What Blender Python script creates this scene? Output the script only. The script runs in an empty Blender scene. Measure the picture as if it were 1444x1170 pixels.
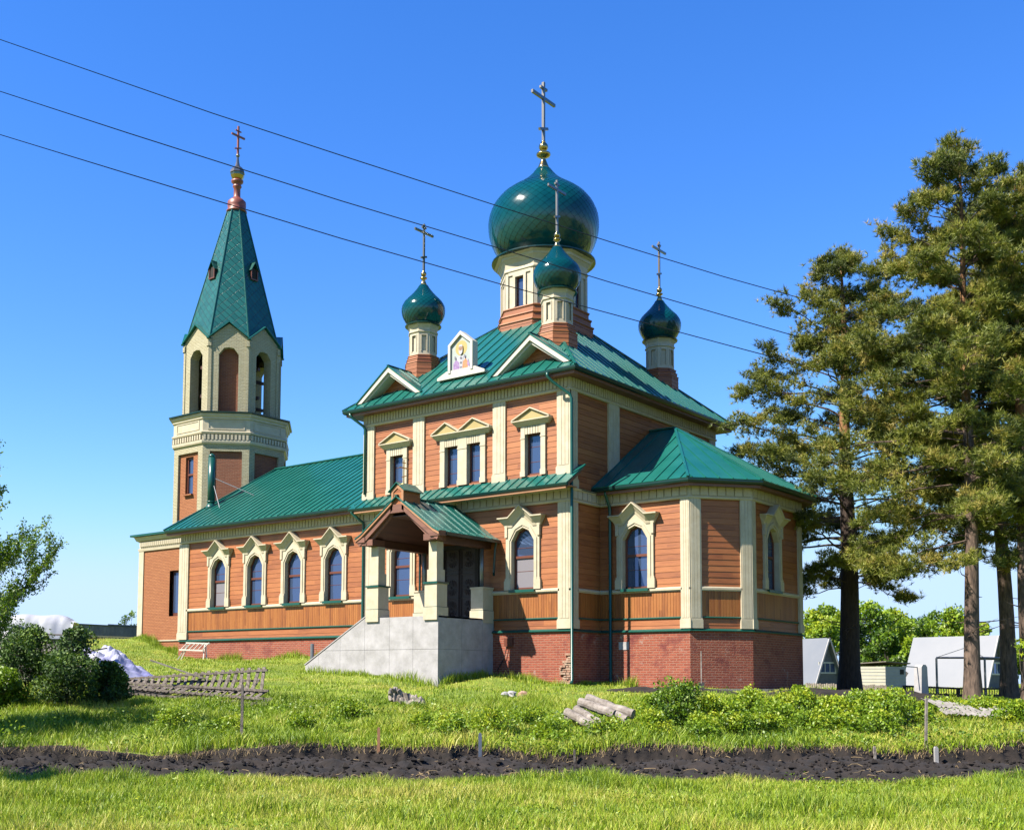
import bpy, math, random
import numpy as np
from mathutils import Matrix, Vector
S = bpy.context.scene
COL = S.collection
rad = math.radians
random.seed(7)
# ------------------------------------------------------------------ camera
CX, CY, CZ = 21.925, -33.083, -1.720
YAW, PITCH, ROLL = 0.69026, 0.07855, 0.006056
FPX, PX0, PY0, IW, IH = 1605.92, 635.99, 831.88, 1444.0, 1170.0
fw = np.array([-math.sin(YAW)*math.cos(PITCH), math.cos(YAW)*math.cos(PITCH), math.sin(PITCH)])
r0 = np.array([math.cos(YAW), math.sin(YAW), 0.0]); u0 = np.cross(r0, fw)
r2 = r0*math.cos(ROLL)+u0*math.sin(ROLL); u2 = -r0*math.sin(ROLL)+u0*math.cos(ROLL)
cam = bpy.data.cameras.new("camera"); camo = bpy.data.objects.new("camera", cam); COL.objects.link(camo)
m = Matrix.Identity(4)
for i in range(3):
    m[i][0] = r2[i]; m[i][1] = u2[i]; m[i][2] = -fw[i]
m[0][3], m[1][3], m[2][3] = CX, CY, CZ
camo.matrix_world = m
cam.sensor_width = 36; cam.lens = FPX*36/IW
cam.shift_x = (IW/2-PX0)/IW; cam.shift_y = (PY0-IH/2)/IW
cam.clip_start = 0.3; cam.clip_end = 6000
S.camera = camo
# ------------------------------------------------------------------ world, sun, exposure
SUN_AZ, SUN_EL = rad(25), rad(47)           # sun 25 deg left of the long facade's normal
tos = Vector((-math.sin(SUN_AZ)*math.cos(SUN_EL), -math.cos(SUN_AZ)*math.cos(SUN_EL), math.sin(SUN_EL)))
w = bpy.data.worlds.new("World"); S.world = w; w.use_nodes = True
nt = w.node_tree; nt.nodes.clear()
out = nt.nodes.new('ShaderNodeOutputWorld'); bg = nt.nodes.new('ShaderNodeBackground')
sky = nt.nodes.new('ShaderNodeTexSky'); sky.sky_type = 'NISHITA'; sky.sun_disc = False
sky.sun_elevation = SUN_EL; sky.sun_rotation = math.atan2(tos.x, tos.y)
sky.air_density = 1.0; sky.dust_density = 0.0; sky.ozone_density = 3.2; sky.altitude = 0
hs = nt.nodes.new('ShaderNodeHueSaturation'); hs.inputs['Saturation'].default_value = 1.3
hs.inputs['Hue'].default_value = 0.503
nt.links.new(sky.outputs[0], hs.inputs['Color'])
sp = nt.nodes.new('ShaderNodeSeparateColor'); cbn = nt.nodes.new('ShaderNodeCombineColor'); nt.links.new(hs.outputs[0], sp.inputs[0])
for ch, lim, gain in ((0, 2.75, .98), (1, 3.8, .96), (2, 5.4, 1.2)):          # the thin pale air low over the horizon never goes white
    mn = nt.nodes.new('ShaderNodeMath'); mn.operation = 'SMOOTH_MIN'; mn.inputs[1].default_value = lim; mn.inputs[2].default_value = 1.6
    ml = nt.nodes.new('ShaderNodeMath'); ml.operation = 'MULTIPLY'; ml.inputs[1].default_value = gain; nt.links.new(sp.outputs[ch], ml.inputs[0]); nt.links.new(ml.outputs[0], mn.inputs[0]); nt.links.new(mn.outputs[0], cbn.inputs[ch])
nt.links.new(cbn.outputs[0], bg.inputs[0])
bg.inputs[1].default_value = 0.086
nt.links.new(bg.outputs[0], out.inputs[0])
sd = bpy.data.lights.new("sun", 'SUN'); sd.energy = 5.0; sd.angle = rad(0.5); sd.color = (1, .925, .79)
so = bpy.data.objects.new("sun", sd); COL.objects.link(so); so.location = (-30, -60, 60)
so.rotation_euler = tos.to_track_quat('Z', 'Y').to_euler()
S.view_settings.view_transform = 'Standard'; S.view_settings.look = 'None'
S.view_settings.gamma = 1; S.view_settings.exposure = 1.46
S.cycles.max_bounces = 6; S.cycles.diffuse_bounces = 2; S.cycles.transparent_max_bounces = 4
# ------------------------------------------------------------------ materials
ALB = .49
def sc_(c, k=None): return tuple(min(1., v*(ALB if k is None else k)) for v in c)
def mat(name, col, rough=.7, metal=0., col2=None, nscale=3., nmix=1., bump=0., bscale=40., ior=None, tint=None,
        stretch=None, coords='UV', transl=0., coat=0.):
    M = bpy.data.materials.new(name); M.use_nodes = True; t = M.node_tree
    col = sc_(col); col2 = sc_(col2) if col2 else None
    b = t.nodes['Principled BSDF']; b.inputs['Roughness'].default_value = rough; b.inputs['Metallic'].default_value = metal
    if ior: b.inputs['IOR'].default_value = ior
    if coat: b.inputs['Coat Weight'].default_value = coat; b.inputs['Coat Roughness'].default_value = .05
    c = None
    tc = t.nodes.new('ShaderNodeTexCoord'); mp = t.nodes.new('ShaderNodeMapping')
    t.links.new(tc.outputs[coords], mp.inputs[0])
    if stretch: mp.inputs['Scale'].default_value = stretch
    if tint:
        at = t.nodes.new('ShaderNodeAttribute'); at.attribute_name = 'tint'
        cr = t.nodes.new('ShaderNodeValToRGB'); el = cr.color_ramp.elements
        tint = [sc_(q, .88) for q in tint]
        el[0].color = (*tint[0], 1); el[-1].color = (*tint[-1], 1)
        for k in range(1, len(tint)-1):
            e = el.new(k/(len(tint)-1)); e.color = (*tint[k], 1)
        t.links.new(at.outputs['Fac'], cr.inputs[0]); c = cr.outputs[0]
    elif col2:
        n = t.nodes.new('ShaderNodeTexNoise'); n.inputs['Scale'].default_value = nscale; n.inputs['Detail'].default_value = 6
        n.inputs['Roughness'].default_value = .65
        t.links.new(mp.outputs[0], n.inputs['Vector'])
        cr = t.nodes.new('ShaderNodeValToRGB'); cr.color_ramp.elements[0].position = .35; cr.color_ramp.elements[1].position = .68
        cr.color_ramp.elements[0].color = (*col, 1); cr.color_ramp.elements[1].color = (*col2, 1)
        t.links.new(n.outputs[0], cr.inputs[0]); c = cr.outputs[0]
    if c is None: b.inputs['Base Color'].default_value = (*col, 1)
    else: t.links.new(c, b.inputs['Base Color'])
    if bump:
        n2 = t.nodes.new('ShaderNodeTexNoise'); n2.inputs['Scale'].default_value = bscale; n2.inputs['Detail'].default_value = 5
        t.links.new(mp.outputs[0], n2.inputs['Vector'])
        bp = t.nodes.new('ShaderNodeBump'); bp.inputs['Strength'].default_value = bump; bp.inputs['Distance'].default_value = .02
        t.links.new(n2.outputs[0], bp.inputs['Height']); t.links.new(bp.outputs[0], b.inputs['Normal'])
    if transl:
        tr = t.nodes.new('ShaderNodeBsdfTranslucent'); mx = t.nodes.new('ShaderNodeMixShader'); mx.inputs[0].default_value = transl
        if c is None: tr.inputs[0].default_value = (*col, 1)
        else: t.links.new(c, tr.inputs[0])
        t.links.new(b.outputs[0], mx.inputs[1]); t.links.new(tr.outputs[0], mx.inputs[2])
        t.links.new(mx.outputs[0], t.nodes['Material Output'].inputs[0])
    return M
def brick(name, c1, c2, mortar, bw=.25, rh=.075, msize=.012, stain=None, rough=.85, worn=None):
    M = bpy.data.materials.new(name); M.use_nodes = True; t = M.node_tree; b = t.nodes['Principled BSDF']
    c1, c2, mortar = sc_(c1), sc_(c2), sc_(mortar); worn = [(sc_(q[0]), *q[1:]) for q in (worn or [])]
    b.inputs['Roughness'].default_value = rough
    tc = t.nodes.new('ShaderNodeTexCoord'); br = t.nodes.new('ShaderNodeTexBrick')
    br.inputs['Color1'].default_value = (*c1, 1); br.inputs['Color2'].default_value = (*c2, 1); br.inputs['Mortar'].default_value = (*mortar, 1)
    br.inputs['Scale'].default_value = 1; br.inputs['Brick Width'].default_value = bw; br.inputs['Row Height'].default_value = rh
    br.inputs['Mortar Size'].default_value = msize; br.inputs['Mortar Smooth'].default_value = .3
    t.links.new(tc.outputs['UV'], br.inputs['Vector'])
    c = br.outputs['Color']
    for colr, sc, lo, hi in (worn or []):
        n = t.nodes.new('ShaderNodeTexNoise'); n.inputs['Scale'].default_value = sc; n.inputs['Detail'].default_value = 8; n.inputs['Roughness'].default_value = .7
        t.links.new(tc.outputs['UV'], n.inputs['Vector'])
        cr = t.nodes.new('ShaderNodeValToRGB'); cr.color_ramp.elements[0].position = lo; cr.color_ramp.elements[1].position = hi
        mx = t.nodes.new('ShaderNodeMix'); mx.data_type = 'RGBA'
        t.links.new(n.outputs[0], cr.inputs[0]); t.links.new(cr.outputs[0], mx.inputs[0]); t.links.new(c, mx.inputs[6])
        mx.inputs[7].default_value = (*colr, 1); c = mx.outputs[2]
    t.links.new(c, b.inputs['Base Color'])
    n2 = t.nodes.new('ShaderNodeTexNoise'); n2.inputs['Scale'].default_value = 25; n2.inputs['Detail'].default_value = 5
    t.links.new(tc.outputs['UV'], n2.inputs['Vector'])
    ad = t.nodes.new('ShaderNodeMath'); ad.operation = 'MULTIPLY_ADD'; ad.inputs[1].default_value = -1.0
    t.links.new(br.outputs['Fac'], ad.inputs[0]); t.links.new(n2.outputs[0], ad.inputs[2])
    bp = t.nodes.new('ShaderNodeBump'); bp.inputs['Strength'].default_value = .9; bp.inputs['Distance'].default_value = .022
    t.links.new(ad.outputs[0], bp.inputs['Height']); t.links.new(bp.outputs[0], b.inputs['Normal'])
    return M
def wood(name, c1, c2, c3, pitch=.2, vertical=False):
    """stained boards: each board its own tone, grain running along it"""
    M = bpy.data.materials.new(name); M.use_nodes = True; t = M.node_tree; b = t.nodes['Principled BSDF']
    b.inputs['Roughness'].default_value = .55; c1, c2, c3 = sc_(c1), sc_(c2), sc_(c3)
    tc = t.nodes.new('ShaderNodeTexCoord'); sx = t.nodes.new('ShaderNodeSeparateXYZ'); t.links.new(tc.outputs['UV'], sx.inputs[0])
    dv = t.nodes.new('ShaderNodeMath'); dv.operation = 'DIVIDE'; dv.inputs[1].default_value = pitch
    t.links.new(sx.outputs[0 if vertical else 1], dv.inputs[0])
    fl = t.nodes.new('ShaderNodeMath'); fl.operation = 'FLOOR'; t.links.new(dv.outputs[0], fl.inputs[0])
    # board joints along the run
    d2 = t.nodes.new('ShaderNodeMath'); d2.operation = 'MULTIPLY_ADD'; d2.inputs[1].default_value = .31
    t.links.new(sx.outputs[1 if vertical else 0], d2.inputs[0])
    f3 = t.nodes.new('ShaderNodeMath'); f3.operation = 'MULTIPLY'; f3.inputs[1].default_value = .37; t.links.new(fl.outputs[0], f3.inputs[0])
    t.links.new(f3.outputs[0], d2.inputs[2])
    fl2 = t.nodes.new('ShaderNodeMath'); fl2.operation = 'FLOOR'; t.links.new(d2.outputs[0], fl2.inputs[0])
    cb = t.nodes.new('ShaderNodeCombineXYZ'); t.links.new(fl.outputs[0], cb.inputs[0]); t.links.new(fl2.outputs[0], cb.inputs[1])
    wn = t.nodes.new('ShaderNodeTexWhiteNoise'); wn.noise_dimensions = '3D'; t.links.new(cb.outputs[0], wn.inputs['Vector'])
    mp = t.nodes.new('ShaderNodeMapping'); mp.inputs['Scale'].default_value = (14, .8, 1) if vertical else (.8, 14, 1)
    t.links.new(tc.outputs['UV'], mp.inputs[0])
    va = t.nodes.new('ShaderNodeVectorMath'); va.operation = 'ADD'; t.links.new(mp.outputs[0], va.inputs[0]); t.links.new(wn.outputs['Color'], va.inputs[1])
    n = t.nodes.new('ShaderNodeTexNoise'); n.inputs['Scale'].default_value = 2.2; n.inputs['Detail'].default_value = 7; n.inputs['Roughness'].default_value = .6
    n.inputs['Distortion'].default_value = .6
    t.links.new(va.outputs[0], n.inputs['Vector'])
    mm = t.nodes.new('ShaderNodeMath'); mm.operation = 'MULTIPLY_ADD'; mm.inputs[1].default_value = .38
    nl = t.nodes.new('ShaderNodeTexNoise'); nl.inputs['Scale'].default_value = .9; nl.inputs['Detail'].default_value = 6; t.links.new(tc.outputs['UV'], nl.inputs['Vector'])
    ma = t.nodes.new('ShaderNodeMath'); ma.operation = 'MULTIPLY_ADD'; ma.inputs[1].default_value = .30; t.links.new(nl.outputs[0], ma.inputs[0])
    mb_ = t.nodes.new('ShaderNodeMath'); mb_.operation = 'ADD'; mb_.inputs[1].default_value = -.12; t.links.new(n.outputs[0], mb_.inputs[0]); t.links.new(mb_.outputs[0], ma.inputs[2])
    t.links.new(wn.outputs['Value'], mm.inputs[0]); t.links.new(ma.outputs[0], mm.inputs[2])
    cr = t.nodes.new('ShaderNodeValToRGB'); e = cr.color_ramp.elements
    e[0].position = .42; e[1].position = .98; e[0].color = (*c1, 1); e[1].color = (*c3, 1); k = e.new(.68); k.color = (*c2, 1)
    t.links.new(mm.outputs[0], cr.inputs[0]); t.links.new(cr.outputs[0], b.inputs['Base Color'])
    bp = t.nodes.new('ShaderNodeBump'); bp.inputs['Strength'].default_value = .25; bp.inputs['Distance'].default_value = .005
    t.links.new(n.outputs[0], bp.inputs['Height']); t.links.new(bp.outputs[0], b.inputs['Normal'])
    return M
def scales(name, c1, c2, pitch=.42):
    """painted diamond shingles of the spire"""
    M = bpy.data.materials.new(name); M.use_nodes = True; t = M.node_tree; b = t.nodes['Principled BSDF']
    b.inputs['Roughness'].default_value = .3
    tc = t.nodes.new('ShaderNodeTexCoord'); mp = t.nodes.new('ShaderNodeMapping')
    mp.inputs['Rotation'].default_value = (0, 0, rad(45)); t.links.new(tc.outputs['UV'], mp.inputs[0])
    br = t.nodes.new('ShaderNodeTexBrick'); br.offset = 0; br.inputs['Scale'].default_value = 1
    br.inputs['Brick Width'].default_value = pitch; br.inputs['Row Height'].default_value = pitch*.62; br.inputs['Mortar Size'].default_value = .014
    br.inputs['Mortar Smooth'].default_value = .4
    br.inputs['Color1'].default_value = (*c1, 1); br.inputs['Color2'].default_value = (*c2, 1); br.inputs['Mortar'].default_value = (c1[0]*.4, c1[1]*.4, c1[2]*.4, 1)
    t.links.new(mp.outputs[0], br.inputs['Vector']); t.links.new(br.outputs['Color'], b.inputs['Base Color'])
    bp = t.nodes.new('ShaderNodeBump'); bp.invert = True; bp.inputs['Distance'].default_value = .02; bp.inputs['Strength'].default_value = .8
    t.links.new(br.outputs['Fac'], bp.inputs['Height']); t.links.new(bp.outputs[0], b.inputs['Normal'])
    return M
SIDE = wood('stained_siding', (.30, .082, .022), (.47, .145, .038), (.60, .21, .06), .205)
WAIN = wood('stained_vertical_boards', (.28, .078, .012), (.46, .145, .022), (.56, .205, .04), .11, True)
SOFF = wood('brown_soffit_boards', (.20, .075, .045), (.27, .11, .07), (.33, .14, .09), .12)
ORNG = wood('lit_fascia_board', (.45, .19, .08), (.55, .26, .12), (.62, .32, .16), .3)  # sunlit orange of the boards is put into this colour
DKWD = wood('shade_darkened_boards', (.065, .022, .014), (.11, .036, .022), (.14, .05, .03), .13)  # shade under the porch roof is put into the board colour
CREAM = mat('cream_paint', (.70, .595, .41), .55, col2=(.83, .735, .55), nscale=2.4, bump=.15, bscale=30)
WHITE = mat('white_paint', (.76, .72, .60), .5, col2=(.84, .80, .70), nscale=2)
OCHRE = mat('ochre_panel', (.55, .42, .15), .55, col2=(.60, .47, .19), nscale=3)  # yellower and darker than the cream trim
GREEN = mat('green_painted_metal', (.008, .105, .082), .32, col2=(.014, .135, .105), nscale=.6, bump=.04, bscale=3)
ROOFG = mat('green_sheet_roof', (.008, .150, .118), .30, col2=(.020, .20, .165), nscale=.8, bump=.22, bscale=1.3)
DKGRN = mat('dark_green_gutter', (.004, .045, .04), .3)
DOMEM = mat('glossy_dome_tiles', (.001, .070, .085), .14, col2=(.003, .10, .11), nscale=1.5, coords='Object')
DOMEB = mat('dome_seams', (.001, .012, .016), .4)
SPIRE = scales('spire_shingles', (.004, .062, .056), (.008, .085, .074))
REDP = brick('painted_plinth_brick', (.36, .066, .030), (.50, .115, .055), (.52, .25, .17), .26, .085, .014, worn=[((.60, .44, .37), 1.7, .60, .70), ((.24, .038, .034), 1.1, .52, .68), ((.62, .50, .44), 7., .66, .74)])
REDB = brick('red_facing_brick', (.33, .092, .04), (.41, .13, .06), (.42, .20, .12), .25, .075)
ORNB = brick('orange_facing_brick', (.50, .17, .055), (.58, .215, .075), (.38, .13, .055), .25, .075, .01)
CRMB = brick('cream_painted_brick', (.64, .57, .36), (.74, .68, .46), (.50, .43, .27), .25, .075, .012, worn=[((.45, .22, .16), 2.4, .68, .72)])
RAWB = mat('broken_raw_brick', (.42, .16, .09), .9, col2=(.72, .58, .44), nscale=9, bump=1, bscale=20)
FRAME = mat('window_frame_wood', (.20, .055, .03), .45)
GLASS = mat('window_glass', (.15, .23, .44), .03, metal=.6)
BLIND = mat('grey_window_blind', (.28, .26, .30), .6)
CONC = mat('podium_panels', (.44, .42, .42), .75, col2=(.66, .63, .65), nscale=1.7, bump=.2, bscale=20)
CONCD = mat('panel_joint', (.30, .28, .28), .9)
DARK = mat('dark_recess', (.02, .015, .015), .9)
IRON = mat('dark_bronze_door', (.05, .028, .028), .45, metal=.3, bump=.6, bscale=12)
STEEL = mat('cross_steel', (.42, .38, .33), .3, metal=.9)
GOLD = mat('gilded_metal', (.72, .52, .22), .22, metal=1)
REDPAINT = mat('red_paint_metal', (.34, .085, .05), .45)
STEELG = mat('galvanised_steel', (.38, .40, .42), .4, metal=.6)
BRONZE = mat('bell_bronze', (.06, .045, .035), .45, metal=.6)
WEATH = mat('weathered_wood', (.11, .085, .07), .9, col2=(.40, .34, .29), nscale=4, stretch=(2, 12, 2), coords='Object', bump=.5, bscale=20)
OLDW = mat('old_log_wood', (.20, .16, .13), .85, col2=(.56, .49, .43), nscale=5, stretch=(1, 1, 1), coords='Object', bump=.6, bscale=12)
SOIL = mat('black_soil', (.008, .005, .004), .98, col2=(.036, .023, .016), nscale=3.2, coords='Object', bump=1, bscale=14)
SLATE = mat('old_slate_sheet', (.24, .22, .20), .9, col2=(.46, .43, .40), nscale=3, coords='Object', bump=.4, bscale=20)
TARPW = mat('white_tarpaulin', (.66, .67, .72), .6, col2=(.52, .54, .66), nscale=1, coords='Object')
TARPB = mat('lilac_tarpaulin', (.66, .67, .76), .6, col2=(.36, .36, .70), nscale=.9, coords='Object')
WIRE = mat('black_cable', (.015, .015, .02), .6)
GALV = mat('corrugated_old_metal', (.16, .20, .28), .5, col2=(.30, .34, .42), nscale=1.5, metal=.3, coords='Object')
ROOFW = mat('pale_house_roof', (.25, .27, .32), .55, col2=(.29, .305, .35), nscale=.4, coords='Object')
# ------------------------------------------------------------------ mesh helpers
def V3(p): return np.array(p, float)
class MB:
    def __init__(s): s.v = []; s.f = []; s.m = []
    def add(s, vs, fs, m=0):
        b = len(s.v); s.v += [tuple(map(float, p)) for p in vs]
        for f in fs: s.f.append(tuple(b+i for i in f)); s.m.append(m)
    def poly(s, vs, m=0): s.add(vs, [tuple(range(len(vs)))], m)
    def box(s, p0, p1, m=0):
        x0, y0, z0 = p0; x1, y1, z1 = p1
        s.hexa([(x0,y0,z0),(x1,y0,z0),(x1,y1,z0),(x0,y1,z0),(x0,y0,z1),(x1,y0,z1),(x1,y1,z1),(x0,y1,z1)], m)
    def hexa(s, v, m=0): s.add(v, [(0,3,2,1),(4,5,6,7),(0,1,5,4),(1,2,6,5),(2,3,7,6),(3,0,4,7)], m)
    def beam(s, a, b, w, h, m=0, up=(0,0,1)):
        a = V3(a); b = V3(b); d = b-a; d /= np.linalg.norm(d); up = V3(up)
        if abs(d@up) > .97: up = V3((1,0,0))
        x = np.cross(d, up); x /= np.linalg.norm(x); y = np.cross(x, d)
        c = []
        for P in (a, b):
            c += [P-x*w/2-y*h/2, P+x*w/2-y*h/2, P+x*w/2+y*h/2, P-x*w/2+y*h/2]
        s.add(c, [(0,3,2,1),(4,5,6,7),(0,1,5,4),(1,2,6,5),(2,3,7,6),(3,0,4,7)], m)
    def tube(s, pts, r, n=8, m=0, cap=True):
        pts = [V3(p) for p in pts]; rr = r if hasattr(r, '__len__') else [r]*len(pts)
        vs = []; prev = None
        for i, P in enumerate(pts):
            d = pts[min(i+1, len(pts)-1)]-pts[max(i-1, 0)]; d /= (np.linalg.norm(d)+1e-9)
            if prev is None: up = V3((0,0,1)) if abs(d[2]) < .9 else V3((1,0,0))
            else: up = prev
            x = up-d*(d@up); x /= (np.linalg.norm(x)+1e-9); prev = x; y = np.cross(d, x)
            for k in range(n):
                a = 2*math.pi*k/n; vs.append(P+rr[i]*(x*math.cos(a)+y*math.sin(a)))
        fs = []
        for i in range(len(pts)-1):
            for k in range(n):
                a = i*n+k; b = i*n+(k+1) % n; fs.append((a, b, b+n, a+n))
        if cap: fs += [tuple(range(n-1, -1, -1)), tuple((len(pts)-1)*n+k for k in range(n))]
        s.add(vs, fs, m)
    def lathe(s, c, prof, n=24, m=0, rot=0., cap=True):
        """prof: (r,z) list from bottom to top"""
        vs = []; fs = []
        for r, z in prof:
            for k in range(n):
                a = rot+2*math.pi*k/n; vs.append((c[0]+r*math.cos(a), c[1]+r*math.sin(a), z))
        for i in range(len(prof)-1):
            for k in range(n):
                a = i*n+k; b = i*n+(k+1) % n; fs.append((a, b, b+n, a+n))
        if cap: fs += [tuple(range(n-1, -1, -1)), tuple((len(prof)-1)*n+k for k in range(n))]
        s.add(vs, fs, m)
    def sphere(s, c, r, n=14, m=0):
        s.lathe(c, [(max(r*math.sin(math.pi*k/10), .001), c[2]-r*math.cos(math.pi*k/10)) for k in range(11)], n, m)
    def prism(s, poly, vec, m=0):
        n = len(poly); a = [V3(p) for p in poly]; b = [p+V3(vec) for p in a]
        s.add(a+b, [tuple(range(n-1, -1, -1)), tuple(range(n, 2*n))]+[(i, (i+1) % n, n+(i+1) % n, n+i) for i in range(n)], m)
    def sweep(s, path, prof, closed=False, m=0):
        """sweep a (d,z) profile along an xy path; d is measured outward (right of travel)"""
        n = len(path); P = [V3((*p, 0)) for p in path]; offs = []
        for i in range(n):
            ns = []
            for a, b in ((i-1, i), (i, i+1)):
                if not closed and (a < 0 or b >= n): continue
                d = P[b % n]-P[a % n]; d /= np.linalg.norm(d); ns.append(V3((d[1], -d[0], 0)))
            offs.append(ns[0] if len(ns) == 1 else (ns[0]+ns[1])/(1+ns[0]@ns[1]))
        k = len(prof); vs = []
        for i in range(n):
            for d, z in prof: vs.append(P[i]+offs[i]*d+V3((0,0,z)))
        fs = []
        for i in range(n if closed else n-1):
            j = (i+1) % n
            for q in range(k):
                q2 = (q+1) % k; fs.append((i*k+q, i*k+q2, j*k+q2, j*k+q))
        if not closed: fs += [tuple(range(k)), tuple((n-1)*k+q for q in range(k-1, -1, -1))]
        s.add(vs, fs, m)
WL = {}
def mesh_from(name, vs, fs, mi, mats, smooth):
    me = bpy.data.meshes.new(name); me.from_pydata(vs, [], fs); me.update()
    for q in mats: me.materials.append(q)
    if any(mi): me.polygons.foreach_set('material_index', mi)
    uv = me.uv_layers.new(name='UVMap'); dat = np.zeros(len(me.loops)*2)
    for p in me.polygons:
        n = p.normal; h = math.hypot(n.x, n.y)
        for li in p.loop_indices:
            c = me.vertices[me.loops[li].vertex_index].co
            if h < .25: a, b = c.x, c.y
            else: a = (-n.y*c.x+n.x*c.y)/h; b = c.z/h
            dat[2*li] = a; dat[2*li+1] = b
    uv.data.foreach_set('uv', dat)
    if smooth: me.polygons.foreach_set('use_smooth', [True]*len(me.polygons))
    return me
def props(o, label=None, cat=None, group=None, kind=None):
    if label: o['label'] = label
    if cat: o['category'] = cat
    if group: o['group'] = group
    if kind: o['kind'] = kind
    return o
def thing(name, label, cat, loc, group=None, rz=0):
    o = bpy.data.objects.new(name, None); COL.objects.link(o); o.location = loc; o.rotation_euler = (0, 0, rz)
    o.empty_display_size = .3; WL[o.name] = (loc, rz)
    return props(o, label, cat, group)
def part(name, mb, mats, parent, label=None, smooth=False, local=False, kind=None):
    """a child mesh; world coordinates unless local=True"""
    me = mesh_from(name, mb.v, mb.f, mb.m, mats if isinstance(mats, list) else [mats], smooth)
    o = bpy.data.objects.new(name, me); COL.objects.link(o); o.parent = parent
    if parent is not None and not local and parent.name in WL:
        loc, rz = WL[parent.name]
        o.matrix_parent_inverse = (Matrix.Translation(loc) @ Matrix.Rotation(rz, 4, 'Z')).inverted()
    return props(o, label, None, None, kind)
def solo(name, mb, mats, loc, label, cat, group=None, smooth=False, rot=(0,0,0), kind=None, scale=None):
    """one-mesh thing; mb in local coordinates around loc"""
    me = mesh_from(name, mb.v, mb.f, mb.m, mats if isinstance(mats, list) else [mats], smooth)
    o = bpy.data.objects.new(name, me); COL.objects.link(o); o.location = loc; o.rotation_euler = rot
    return props(o, label, cat, group, kind)
class Fr:
    """wall frame: a along the wall, d outward, z up"""
    def __init__(s, o, u):
        s.o = V3((o[0], o[1], 0)); l = math.hypot(*u); s.u = V3((u[0]/l, u[1]/l, 0)); s.n = V3((s.u[1], -s.u[0], 0))
    def p(s, a, d, z): return s.o+s.u*a+s.n*d+V3((0, 0, z))
    def box(s, mb, a0, a1, d0, d1, z0, z1, m=0):
        mb.hexa([s.p(a0,d1,z0), s.p(a1,d1,z0), s.p(a1,d0,z0), s.p(a0,d0,z0), s.p(a0,d1,z1), s.p(a1,d1,z1), s.p(a1,d0,z1), s.p(a0,d0,z1)], m)
    def prism(s, mb, poly, d0, d1, m=0):
        mb.prism([s.p(a, d1, z) for a, z in poly], -s.n*(d1-d0), m)
    def bridge(s, mb, inner, outer, d0, d1, m=0):
        n = len(inner)
        I1 = [s.p(a, d1, z) for a, z in inner]; O1 = [s.p(a, d1, z) for a, z in outer]
        I0 = [s.p(a, d0, z) for a, z in inner]; O0 = [s.p(a, d0, z) for a, z in outer]
        fs = []
        for i in range(n-1):
            fs += [(i, i+1, n+i+1, n+i), (i, 2*n+i, 2*n+i+1, i+1), (n+i, n+i+1, 3*n+i+1, 3*n+i)]
        fs += [(0, n, 3*n, 2*n), (n-1, 3*n-1, 4*n-1, 2*n-1)]
        mb.add(I1+O1+I0+O0, fs, m)
def cells(a0, a1, z0, z1, holes):
    """rectangles covering the area minus rectangular holes"""
    xs = sorted({a0, a1, *[h[0] for h in holes], *[h[1] for h in holes]}); xs = [x for x in xs if a0 <= x <= a1]
    out = []
    for i in range(len(xs)-1):
        x0, x1 = xs[i], xs[i+1]; mid = (x0+x1)/2; segs = [(z0, z1)]
        for h in holes:
            if h[0] <= mid <= h[1]:
                ns = []
                for s0, s1 in segs:
                    if h[3] <= s0 or h[2] >= s1: ns.append((s0, s1)); continue
                    if h[2] > s0: ns.append((s0, h[2]))
                    if h[3] < s1: ns.append((h[3], s1))
                segs = ns
        for s0, s1 in segs: out.append((x0, x1, s0, s1))
    return out
def clap(mb, F, a0, a1, z0, z1, holes=(), pitch=.205, d=0., m=0):
    """lapped horizontal boards with a real lip under each board"""
    k0 = int(math.floor(z0/pitch)); k1 = int(math.ceil(z1/pitch))
    for k in range(k0, k1):
        s0, s1 = max(z0, k*pitch), min(z1, (k+1)*pitch)
        if s1-s0 < .01: continue
        for x0, x1, q0, q1 in cells(a0, a1, s0, s1, holes):
            g = .008
            mb.add([F.p(x0,d+.017,q0+g), F.p(x1,d+.017,q0+g), F.p(x1,d+.006,q1), F.p(x0,d+.006,q1),
                    F.p(x0,d-.01,q0), F.p(x1,d-.01,q0), F.p(x0,d-.01,q0+g), F.p(x1,d-.01,q0+g)], [(0,1,2,3), (6,7,1,0), (4,5,7,6)], m)
def vboards(mb, F, a0, a1, z0, z1, pitch=.11, d=0., m=0):
    mb.add([F.p(a0,d-.012,z0), F.p(a1,d-.012,z0), F.p(a1,d-.012,z1), F.p(a0,d-.012,z1)], [(0,1,2,3)], m)
    k = int(math.floor(a0/pitch))
    while k*pitch < a1:
        x0, x1 = max(a0, k*pitch+.005), min(a1, (k+1)*pitch-.005)
        if x1-x0 > .01: F.box(mb, x0, x1, d-.02, d+.008, z0, z1, m)
        k += 1
def flat(mb, F, a0, a1, z0, z1, holes=(), d=0., m=0):
    for x0, x1, q0, q1 in cells(a0, a1, z0, z1, holes): mb.poly([F.p(x0,d,q0), F.p(x1,d,q0), F.p(x1,d,q1), F.p(x0,d,q1)], m)
def dentils(mb, F, a0, a1, z0, z1, d0, d1, pitch, gap, m=0):
    n = max(1, round((a1-a0)/pitch)); p = (a1-a0)/n
    for k in range(n): F.box(mb, a0+k*p+gap/2, a0+(k+1)*p-gap/2, d0, d1, z0, z1, m)
def edges(path, closed=False):
    n = len(path)
    for i in range(n if closed else n-1):
        a, b = path[i], path[(i+1) % n]; yield Fr(a, (b[0]-a[0], b[1]-a[1])), math.hypot(b[0]-a[0], b[1]-a[1])
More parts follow.
